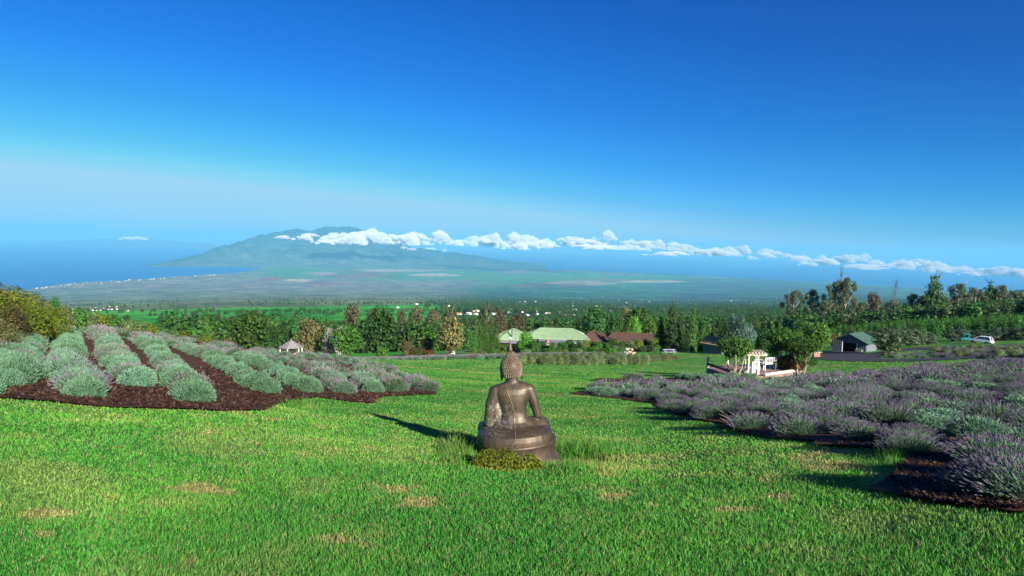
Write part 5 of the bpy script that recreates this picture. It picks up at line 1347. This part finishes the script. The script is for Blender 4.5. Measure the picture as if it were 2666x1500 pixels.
bm = car_body([(-1.6, .5, 1), (-1.6, 1.0, 1), (-.2, 1.0, 1), (1.0, 1.05, .95), (1.5, .85, .9), (1.5, .45, .9)], 1.4); me = bpy.data.meshes.new('body'); bm.to_mesh(me); bm.free(); me.materials.append(M_TEAL); link('body', me, o)
for x, y in ((-.1, .6), (-.1, -.6), (.8, .6), (.8, -.6)): MB().box((x, y, 1.4), (.07, .07, .9)).build('roof_post', M_TEAL, o)
MB().box((.35, 0, 1.86), (1.2, 1.4, .06)).build('roof', M_TEAL, o); MB().box((.85, 0, 1.38), (.03, 1.1, .6)).build('windscreen', M_GLASS, o); wheels(o, (-1.0, 1.05), .66, .33)

# ================================================================== trees one can tell apart
T = tree_px
T('cypress_tree', 'cypress0', 541, 92, 800, 30, 'slim pointed bright green cypress behind the left lavender slope')
T('broadleaf_tree', 'round0', 652, 120, 812, 112, 'wide dark green tree left of the gazebo'); T('conifer_tree', 'conifer0', 666, 170, 799, 34, 'pointed conifer tip showing above the wide dark green tree')
T('broadleaf_tree', 'deep0', 736, 125, 846, 58, 'small dark green tree just behind the gazebo'); T('broadleaf_tree', 'olivebrown0', 803, 118, 826, 80, 'rounded olive-brown tree right of the gazebo')
T('broadleaf_tree', 'deep1', 700, 150, 842, 50, 'low dark tree between the wide tree and the gazebo'); T('broadleaf_tree', 'deep0', 768, 160, 826, 44, 'dark tree behind the gazebo ridge')
T('flowering_shrub', 'white0', 857, 112, 853, 36, 'pale blossoming shrub between two green trees', 'shrub', parts=('foliage', 'stem')); T('flowering_shrub', 'white0', 884, 122, 851, 32, 'second pale blossoming shrub beside the round green bush', 'shrub', parts=('foliage', 'stem'))
T('broadleaf_tree', 'round1', 903, 108, 848, 92, 'bushy green tree left of the dense tall green tree'); T('broadleaf_tree', 'brown0', 917, 210, 789, 66, 'tall brown-grey tree rising behind the green trees')
T('broadleaf_tree', 'deep1', 992, 112, 806, 112, 'dense dark green tree, largest in the middle row'); T('broadleaf_tree', 'brown1', 972, 230, 806, 60, 'brownish tree half hidden behind the largest green tree')
T('broadleaf_tree', 'brown0', 1045, 235, 803, 44, 'brown tree first to the right of the largest green tree'); T('broadleaf_tree', 'brown1', 1082, 235, 800, 50, 'broad brown tree in the row behind the plantation')
T('broadleaf_tree', 'brown0', 1128, 240, 803, 52, 'brown-grey tree above the olive-coloured tree'); T('broadleaf_tree', 'gum0', 1170, 245, 802, 50, 'ragged brown tree in the row behind the olive-coloured tree')
T('broadleaf_tree', 'olivebrown1', 1172, 124, 828, 92, 'olive-coloured round tree left of the columnar conifers'); T('broadleaf_tree', 'gum1', 1266, 240, 790, 46, 'tall ragged tree above the columnar conifers')
T('broadleaf_tree', 'brown1', 1302, 245, 806, 44, 'reddish brown tree behind the pale green roof'); T('broadleaf_tree', 'brown0', 1345, 250, 815, 60, 'low brown tree beyond the roof ridge')
T('broadleaf_tree', 'olivebrown0', 1112, 130, 876, 46, 'small olive shrub-tree below the plantation'); T('broadleaf_tree', 'olivebrown1', 1060, 122, 888, 40, 'small brown-green bush right of the largest green tree')
for k, (px, tp, w) in enumerate([(1236, 842, 17), (1250, 836, 19), (1265, 834, 20), (1281, 838, 19), (1295, 846, 17)]):
    T('columnar_conifer', 'cypress%d' % (k % 2), px, 128 + k, tp, w * 1.25, 'narrow columnar conifer in the clump left of the house', 'tree', 'columnar conifers left of the house')
T('round_bush', 'bright0', 1369, 130, 866, 50, 'round bright green bush in front of the pale green roof', 'shrub'); T('round_bush', 'green0', 1394, 128, 885, 36, 'low dark bush right of the round bright bush', 'shrub', parts=('foliage', 'stem'))
T('broadleaf_tree', 'deep0', 1548, 215, 806, 82, 'dark spreading tree behind the brown roof'); T('broadleaf_tree', 'deep1', 1590, 235, 818, 60, 'darker tree right of the spreading tree')
T('broadleaf_tree', 'round0', 1660, 260, 803, 96, 'dark rounded grove tree left of the tall conifers'); T('broadleaf_tree', 'olivebrown0', 1628, 300, 798, 40, 'olive tree top above the far roofs'); T('broadleaf_tree', 'bright1', 1650, 190, 826, 40, 'bright green tree behind the reddish roof')
T('broadleaf_tree', 'bright0', 1690, 200, 832, 46, 'yellow-green tree left of the dark conifers')
T('conifer_tree', 'conifer1', 1718, 140, 818, 46, 'dark conifer at the left of the tall pair'); T('conifer_tree', 'conifer0', 1747, 138, 776, 58, 'tallest conifer beside the brown roof'); T('conifer_tree', 'conifer1', 1772, 140, 806, 46, 'mid-height conifer right of the tallest one')
T('cypress_tree', 'cypress1', 1801, 136, 788, 34, 'tall slim cypress behind the lawn'); T('cypress_tree', 'cypress0', 1828, 138, 828, 30, 'shorter slim cypress next to the tall slim one'); T('conifer_tree', 'conifer0', 1790, 150, 840, 40, 'small dark conifer at the foot of the tall slim cypress')
T('conifer_tree', 'conifer1', 1856, 150, 838, 38, 'ragged conifer behind the small hut'); T('broadleaf_tree', 'deep1', 1880, 165, 830, 50, 'dark leafy tree behind the hut roof')
T('blue_gum_tree', 'bluegum0', 1920, 125, 822, 66, 'silvery blue-green tree behind the clipped deck tree'); T('blue_gum_tree', 'bluegum0', 1946, 130, 846, 50, 'smaller silvery blue-green tree beside the first')
for k, (px, tp, w) in enumerate([(1971, 828, 16), (2010, 822, 16), (2030, 824, 16), (1990, 846, 18)]):
    T('slender_cypress', 'cypress%d' % (k % 2), px, 140 + 3 * k, tp, w * 1.3, 'slender cypress among the dark trees behind the deck', 'tree', 'slender cypresses behind the deck')
T('broadleaf_tree', 'deep0', 1985, 135, 856, 60, 'dark tree filling the gap behind the arbor'); T('broadleaf_tree', 'bright1', 2134, 118, 842, 62, 'loose light green tree left of the shed'); T('broadleaf_tree', 'round0', 2095, 140, 838, 70, 'dark green tree behind the clipped trees')
T('broadleaf_tree', 'olivebrown1', 2172, 160, 868, 46, 'rusty green bush left of the shed roof', 'shrub')
def deck_tree(key, px, py, top, w, lb):
    p = on_deck(px, py); R = math.hypot(p.x, p.y); h = zray(px, top, R) - p.z
    plant('clipped_tree', key, p, h * 1.0, w / F * R / .92, lb, 'tree')
deck_tree('clipped0', 1912, 977, 873, 82, 'umbrella-shaped clipped tree at the left end of the deck'); deck_tree('clipped1', 2084, 970, 875, 80, 'clipped bushy tree at the right corner of the deck')
deck_tree('clipped1', 2038, 957, 850, 78, 'taller clipped tree behind the deck benches')
for px, py, lb in ((2050, 962, 'leafy undergrowth plant below the taller clipped tree'), (2072, 968, 'rusty leafed plant at the foot of the corner clipped tree')):
    p = on_deck(px, py); plant('border_plant', 'rust0' if px > 2060 else 'green1', p, 1.1, 1.5, lb, 'shrub', None, ('foliage', 'stem'))
# tall gums and pines on the right skyline
GM = [(2061, 760, 64, 330, 'gum0', 'dark gum tree at the left of the right-hand skyline'), (2110, 757, 58, 340, 'gum1', 'second dark gum on the right-hand skyline'), (2168, 735, 62, 335, 'gum0', 'left half of the big twin gum'), (2195, 728, 66, 335, 'gum1', 'biggest skyline gum with pale trunks'),
      (2145, 790, 60, 320, 'gum0', 'low gum under the biggest skyline gum'), (2240, 790, 50, 340, 'gum1', 'small gum right of the biggest one'), (2268, 760, 50, 345, 'brown0', 'reddish brown half-dead tree on the skyline'), (2320, 786, 48, 350, 'gum0', 'short gum under the bare tree'),
      (2373, 768, 56, 355, 'gum1', 'rounded gum with a visible trunk, left of the tall pine'), (2424, 706, 86, 350, 'conifer1', 'tall pine standing highest on the right skyline'), (2404, 770, 50, 350, 'gum0', 'gum at the foot of the tall pine'),
      (2488, 741, 60, 370, 'gum1', 'broad gum right of the tall pine'), (2531, 752, 62, 375, 'gum0', 'lower spreading gum on the right skyline'), (2568, 725, 66, 380, 'conifer0', 'tapering pine near the right edge'), (2598, 745, 46, 380, 'gum1', 'gum beside the tapering pine'), (2640, 762, 60, 390, 'gum0', 'dark gum at the right edge of the skyline'), (2448, 775, 50, 360, 'gum1', 'small gum between the tall pine and the broad gum')]
for px, tp, w, R, key, lb in GM: T('conifer_tree' if 'conifer' in key else 'gum_tree', key, px, R, tp, w, lb)
T('bare_tree', 'bare0', 2181, 342, 704, 34, 'bare dead branches reaching above the biggest gum'); T('bare_tree', 'bare0', 2322, 352, 735, 40, 'leafless pale tree standing between gums')
# olive rows
OL = [(2218, 878, 862, 50, 0), (2262, 874, 860, 46, 0), (2300, 874, 858, 46, 0), (2312, 943, 852, 66, 1), (2286, 925, 868, 50, 1), (2345, 912, 852, 62, 1), (2378, 908, 853, 60, 1), (2408, 905, 862, 50, 1),
      (2484, 905, 858, 52, 2), (2512, 903, 857, 54, 2), (2545, 900, 860, 50, 2), (2577, 900, 858, 48, 2), (2606, 898, 854, 50, 2), (2645, 898, 852, 58, 2), (2680, 897, 850, 56, 2)]
for k, (px, py, tp, w, g) in enumerate(OL):
    lb = ('silvery olive tree in the row behind the shed roof', 'bushy silvery olive tree right of the shed', 'silvery olive tree in the row above the parked vehicles')[g]
    p, R = ground(px, py); R = {0: 175, 1: 138 + 6 * (k - 3), 2: 184}[g] if g != 1 else {3: 128, 4: 150, 5: 158, 6: 163, 7: 166}[k]
    T('olive_tree', 'olive%d' % (k % 2), px, R, tp, w * 1.12, lb, 'tree', 'olive trees by the drive')
# plantation rows: every young tree its own object
np_ = 0
for ri, R in enumerate([208, 216, 226, 236, 248, 262, 276, 292]):
    step = 13 - 0.4 * ri; px = 2060 + 10 * ri + (90 if ri < 1 else 0)
    while px < 2690 and np_ < 290:
        p = at(px + random.uniform(-2, 2), R + random.uniform(-1.5, 1.5)); h = random.uniform(4.6, 6.0) * (0.55 + 0.45 * min(1, (px - 1980) / 350))
        plant('plantation_tree', 'plantation%d' % (np_ % 2), p, h, random.uniform(2.4, 3.0), ('young dark green tree in the front row of the plantation' if ri < 2 else ('young dark green tree in the back row of the plantation' if ri > 5 else 'young dark green tree in the middle rows of the plantation')), 'tree', 'plantation trees', whole=True)
        np_ += 1; px += step * (1.28 if ri < 7 else 1.1)
pl2 = []
for R in (182, 190, 198, 206, 215):
    px = 1040
    while px < 1545:
        if not (1130 < px < 1215 and R < 200): p = at(px, R + random.uniform(-1.5, 1.5)); s = random.uniform(.85, 1.15); pl2.append((p.x, p.y, p.z - .3, random.randrange(2), (2.9 * s, 2.9 * s, (4.2 if px > 1230 else 5.2) * s)))
        px += random.uniform(9, 14)
o = scatter('plantation_woods', pl2, '', '', 4); gn_instances(o, proto_coll('rows', [PROTO['plantation0'][0], PROTO['plantation1'][0]])); tag(o, 'dark green planted rows behind the house and the olive-coloured tree', 'plantation', None, 'stuff')

# ================================================================== shrubs and low beds
S = shrub_px
for k, (px, tp, w, R, key) in enumerate([(146, 778, 22, 52, 'deep0'), (174, 790, 34, 56, 'pale0'), (200, 797, 34, 57, 'green0'), (228, 806, 36, 58, 'pale1'), (258, 812, 36, 60, 'shrub0'), (288, 818, 36, 61, 'green1'), (318, 824, 40, 62, 'pale0'), (350, 832, 44, 63, 'pale1'), (382, 842, 40, 64, 'shrub1'),
                                            (412, 852, 38, 66, 'green0'), (440, 857, 42, 67, 'pale0'), (470, 862, 44, 68, 'shrub0'), (498, 868, 40, 69, 'pale1'), (528, 874, 34, 70, 'shrub1'), (566, 878, 34, 82, 'green1'), (588, 880, 36, 90, 'olivebrown0')]):
    lb = {'deep0': 'small dark bush poking above the crest of the left slope', 'pale0': 'pale leaved bush along the crest of the left slope', 'pale1': 'pale leaved bush along the crest of the left slope', 'green0': 'green bush along the crest of the left slope', 'green1': 'green bush along the crest of the left slope', 'shrub0': 'yellow-green bush along the crest of the left slope', 'shrub1': 'yellow-green bush along the crest of the left slope', 'olivebrown0': 'brownish bush at the end of the crest hedge'}[key]
    T('crest_bush', key, px, R, tp, w * 1.25, lb, 'shrub', 'bushes along the left crest', parts=('foliage', 'stem'))
for k, (px, py, h, w, key, lb) in enumerate([(-40, 880, 112, 120, 'slope0', 'yellow-green shrub at the left edge of the slope'), (25, 868, 94, 110, 'slope0', 'tall yellowish shrub on top of the left slope'), (75, 862, 78, 100, 'slope0', 'yellow-green shrub right of the tallest one'), (118, 862, 62, 90, 'slope0', 'rounded green-yellow shrub near the crest'),
                                               (20, 905, 88, 90, 'slope1', 'reddish brown shrub low on the left edge'), (70, 898, 84, 110, 'slope0', 'yellow-green shrub below the tallest yellow shrub'), (125, 890, 74, 96, 'slope0', 'brown-green shrub next to the lavender rows'), (0, 930, 76, 80, 'slope1', 'dark shrub at the left edge above the lavender')]):
    S('slope_shrub', key, px, py, h, w * 1.1, lb)
for k, (px, py, h) in enumerate([(40, 850, 92), (83, 850, 92), (96, 850, 82), (62, 850, 78)]):
    p, R = ground(px, py); plant('shoot', 'cypress%d' % (k % 2), p, h / F * R * 1.1, .35, 'thin green shoot rising above the yellow shrubs', 'plant', 'shoots above the yellow shrubs', whole=True)
# ornamental shrub island on the lawn
isl = [(1362 + i * 18.5 + random.uniform(-4, 4), 950 - 0.4 * abs(i - 9) * 0.4 + random.uniform(-2, 2), 24) for i in range(18)] + [(1375 + i * 19 + random.uniform(-4, 4), 942 + random.uniform(-3, 3), 19) for i in range(15)] + [(1400 + i * 24, 936, 18) for i in range(10)] + [(1680 + i * 15, 941 - i * .5, 17) for i in range(6)]
for k, (px, py, h) in enumerate(isl):
    S('ornamental_shrub', 'pale%d' % (k % 2), px, py, h * random.uniform(.75, 1.15), random.uniform(24, 36), 'pale feathery shrub in the island bed on the lawn', 'shrub', 'island bed shrubs')
S('ornamental_shrub', 'green0', 1590, 930, 26, 36, 'darker round bush standing among the pale island shrubs')
# low garden beds before the buildings
for k in range(34):
    px = 1215 + k * 12 + random.uniform(-4, 4); R = random.uniform(104, 120) if px < 1340 else random.uniform(112, 134)
    p = at(px, R); plant('border_shrub', random.choice(['green0', 'green1', 'shrub0', 'pale0']), p, random.uniform(.8, 1.5), random.uniform(1.3, 2.0), 'low mixed shrub in the border before the house', 'shrub', 'border shrubs before the house', ('foliage', 'stem'))
for k in range(26):
    px = 1560 + k * 11.5; p = at(px, random.uniform(132, 142)); plant('border_shrub', random.choice(['pale0', 'pale1', 'olive0', 'green1']), p, random.uniform(.9, 1.5), random.uniform(1.5, 2.2), 'greyish low shrub in the border before the brown roofs', 'shrub', 'border shrubs before the brown roofs', ('foliage', 'stem'))
for k in range(36):
    px = 1300 + k * 11.4 + random.uniform(-4, 4); p = at(px, random.uniform(138, 143)); plant('border_shrub', random.choice(['green0', 'green1', 'shrub0', 'pale1']), p, random.uniform(1.7, 2.7), random.uniform(1.6, 2.4), 'leafy shrub growing close against the house walls', 'shrub', 'shrubs against the house walls', ('foliage', 'stem'))
low = []
for k in range(520):                                        # grey-blue lavender strips at the back of the lawn
    px = random.uniform(925, 1350); R = 92 + random.uniform(0, 9) + (px - 925) * .01; p = at(px, R); low.append((p.x, p.y, p.z, 3 if random.random() < .7 else 2, (1.1, 1.1, 1.15)))
for k in range(260):
    px = random.uniform(1340, 1620); R = 108 + random.uniform(0, 5); p = at(px, R); low.append((p.x, p.y, p.z, 3 if random.random() < .7 else 2, (1.1, 1.1, 1.1)))
o = scatter('lavender_strip', low, '', '', 6); gn_instances(o, lv); tag(o, 'grey-blue lavender strip along the far edge of the lawn', 'lavender strip', None, 'stuff')
low = []
for k in range(700):                                        # low planting between the two arms of the drive
    px = random.uniform(2300, 2720); py = random.uniform(905, 934) if px > 2420 else random.uniform(914, 934)
    if inpoly(np.array([px]), np.array([py]), DRIVE)[0]: continue
    if px < 2440 and random.random() < .85: continue
    p, R = ground(px, py); low.append((p.x, p.y, p.z, random.choice([2, 3, 3, 0, 2, 4]), (1.2, 1.2, .85)))
lv2 = proto_coll('low_planting', [joined('a', thin[0], tspk[0]), joined('b', thin[0], tspk[1]), joined('c', thin[0], tspk[2]), joined('d', thin[1], tspk[2]), PROTO['pale0'][0]])
o = scatter('low_planting', low, '', '', 7); gn_instances(o, lv2); tag(o, 'mixed low planting between the two arms of the drive', 'planting', None, 'stuff')
for k, (px, py, s, kd, lb) in enumerate([(1637, 990, .8, FAD, 'small round mauve bush alone in the narrow middle bed'), (1661, 992, .85, FAD, 'second small round bush in the narrow middle bed'), (1712, 996, .8, FAD, 'third small bush, nearest the silver plants of the middle bed')]):
    lavender(kd[0], ground(px, py)[0], s * 1.1, lb, None)
for k in range(16):
    px = 1772 + k * 12 + random.uniform(-4, 4); lavender(SIL[k % 3], ground(px, 990 - abs(px - 1850) * .06 + random.uniform(-4, 4))[0], random.uniform(.7, .95), 'silver-green mound in the narrow bed before the deck', 'silver mounds before the deck')
T('accent_plant', 'bright1', 993, 100, 906, 36, 'bright yellow-green grassy plant below the largest green tree', 'plant'); T('accent_plant', 'rust0', 1120, 104, 908, 30, 'rusty orange plant near the lawn chairs', 'plant', parts=('foliage', 'stem')); T('accent_plant', 'olivebrown1', 1085, 106, 905, 60, 'brown-green low bush before the olive-coloured tree', 'plant')
tw = MB()
for k in range(26):
    a = random.uniform(0, 6.28); L_ = random.uniform(.3, .6); p = Vector((random.uniform(-.35, .35), random.uniform(-.2, .2), .02)); q = p + Vector((math.cos(a) * L_ * .7, math.sin(a) * L_ * .4, L_ * .45)); tw.tube([p, p.lerp(q, .5) + Vector((0, 0, .04)), q], [.007, .005, .002], 4)
o = tw.build('dry_twigs', M_BARKP, None, ground(1945, 1118)[0]); tag(o, 'dry grey twigs sticking out of the front of the right field', 'twigs')

# ================================================================== far woods, houses and towns
WC = proto_coll('woods', [crown('wood%d' % k, (L_DEEP, L_GREEN, L_CONIF, L_GUM)[k], ball_lobes(400 + k, 11, 0.15, 0.82, 0.42, 0.21, 1.0), 520, 0.062, 400 + k) for k in range(4)])
def woods(name, n_, R0, R1, px0, px1, dens, label, seed, hs):
    rs = np.random.default_rng(seed); R = (rs.uniform(R1 ** -0.35, R0 ** -0.35, n_)) ** (-1 / 0.35)
    px = rs.uniform(px0, px1, n_); az = px_az_r(px, np.full(n_, 850.0))[0]; x, y = R * np.sin(az), R * np.cos(az); z = TZ(x, y)
    qx, qy, f = project(np.stack([x, y, z], -1)); k = rs.uniform(0, 1, n_) < dens(x, y, qx, qy, R)
    P = [(x[i], y[i], z[i] - .4, rs.choice([0, 0, 1, 1, 2, 3]), (lambda s: (s, s, s * rs.uniform(.75, 1.15)))(rs.uniform(*hs) * (1 + R[i] / 9000))) for i in np.nonzero(k)[0]]
    o = scatter(name, P, '', '', seed); gn_instances(o, WC); tag(o, label, 'woods', None, 'stuff'); print(name, len(P))
woods('far_woods', 34000, 300, 15000, 1080, 3000, lambda x, y, px, py, R: np.clip((fbm(x / 260, y / 260, 88) - .36) * 6, .06, 1) * sstep(1060, 1240, px + (fbm(x / 300, y / 300, 3) - .5) * 200) * (R > 300) * sstep(15000, 8000, R), 'dark wooded slopes scattered with clearings to the right', 21, (6, 10))
woods('far_woods', 1500, 170, 420, 420, 1200, lambda x, y, px, py, R: np.clip((fbm(x / 90, y / 90, 98) - .40) * 5, .05, 1) * sstep(420, 300, R), 'dark trees beyond the garden at the edge of the pasture', 22, (5, 9))
woods('far_woods', 3000, 1100, 7000, 150, 1150, lambda x, y, px, py, R: 0.35 * np.clip((fbm(x / 400, y / 400, 98) - .45) * 6, 0.0, 1), 'scattered dark trees dotting the bright pasture', 23, (6, 9))
woods('far_woods', 1600, 285, 420, 2040, 2800, lambda x, y, px, py, R: 0.8 + 0 * R, 'dark belt of trees behind the plantation', 24, (6, 10))
HM = []
for k, (wc, rc) in enumerate([((.8, .8, .78), (.75, .75, .74)), ((.7, .62, .5), (.42, .2, .14)), ((.75, .74, .7), (.32, .33, .35)), ((.8, .78, .7), (.6, .5, .38))]):
    mw = simple_mat('house_wall_paint', wc, wc, 1, 0.8, bumps=0); mr_ = simple_mat('house_roof_paint', rc, rc, 1, 0.7, bumps=0)
    b = MB(); b.box((0, 0, 1.5), (12, 8, 3)); b.m = 1
    b.add([(-6.5, -4.6, 2.9), (6.5, -4.6, 2.9), (6.5, 4.6, 2.9), (-6.5, 4.6, 2.9), (-6.5, 0, 5.4), (6.5, 0, 5.4)], [(0, 1, 5, 4), (2, 3, 4, 5), (1, 2, 5), (3, 0, 4)])
    HM.append(b.mesh('house', mw, mr_))
hr = random.Random(12); hp = []
while len(hp) < 190:
    if len(hp) < 22: px, py = hr.uniform(235, 335), hr.uniform(799, 812)
    elif len(hp) < 130: px, py = hr.gauss(1460, 170), hr.uniform(782, 826)
    else: px, py = hr.uniform(1500, 2600), hr.uniform(768, 815)
    if not (200 < px < 2640): continue
    hp.append((px, py))
for k, (px, py) in enumerate(hp):
    p, R = ground(px, py)
    if R < 420: p = at(px, 420 + k * 4); R = 420 + k * 4
    o = link('far_house', HM[hr.choice([0, 0, 0, 1, 2, 3])], None, p); p.z += 1.5; o.location = p; o.rotation_euler = (0, 0, hr.uniform(0, 3.14)); s = hr.uniform(.4, .7) * (1 + R / 12000) * (.55 if k < 22 else 1); o.scale = (s, s, s)
    if k < 22: tag(o, 'tiny pale house in the village beyond the left crest', 'house', 'houses of the village on the left')
    else: tag(o, 'tiny pale roofed house among the trees of the far slope', 'house', 'houses scattered on the far slope')
tb = MB(); mt_ = simple_mat('town_white', (.42, .42, .42), (.62, .62, .6), .01, .8, bumps=0)
for k in range(330):
    r_ = hr.random()
    if r_ < .55: px = hr.uniform(60, 600); py = 742 - (px - 60) * .068 + hr.uniform(-3, 16) * (1 - .6 * px / 600)
    elif r_ < .62: px = hr.uniform(500, 560); py = 716 + hr.uniform(-2, 2)
    elif r_ < .85: px = hr.gauss(1215, 60); py = 684 + hr.gauss(0, 4.5) + (px - 1215) * .03
    else: px = hr.uniform(900, 1150); py = hr.uniform(668, 690)
    p, R = ground(px, py)
    if p.z < -999.5: continue
    s = hr.uniform(5, 16) * R / 15000
    tb.box((p.x, p.y, p.z + 5), (s * hr.uniform(1, 2.4), s, 16), hr.uniform(0, 3))
tag(tb.build('distant_town', mt_), 'white specks of the towns along the far shores', 'town', None, 'stuff')
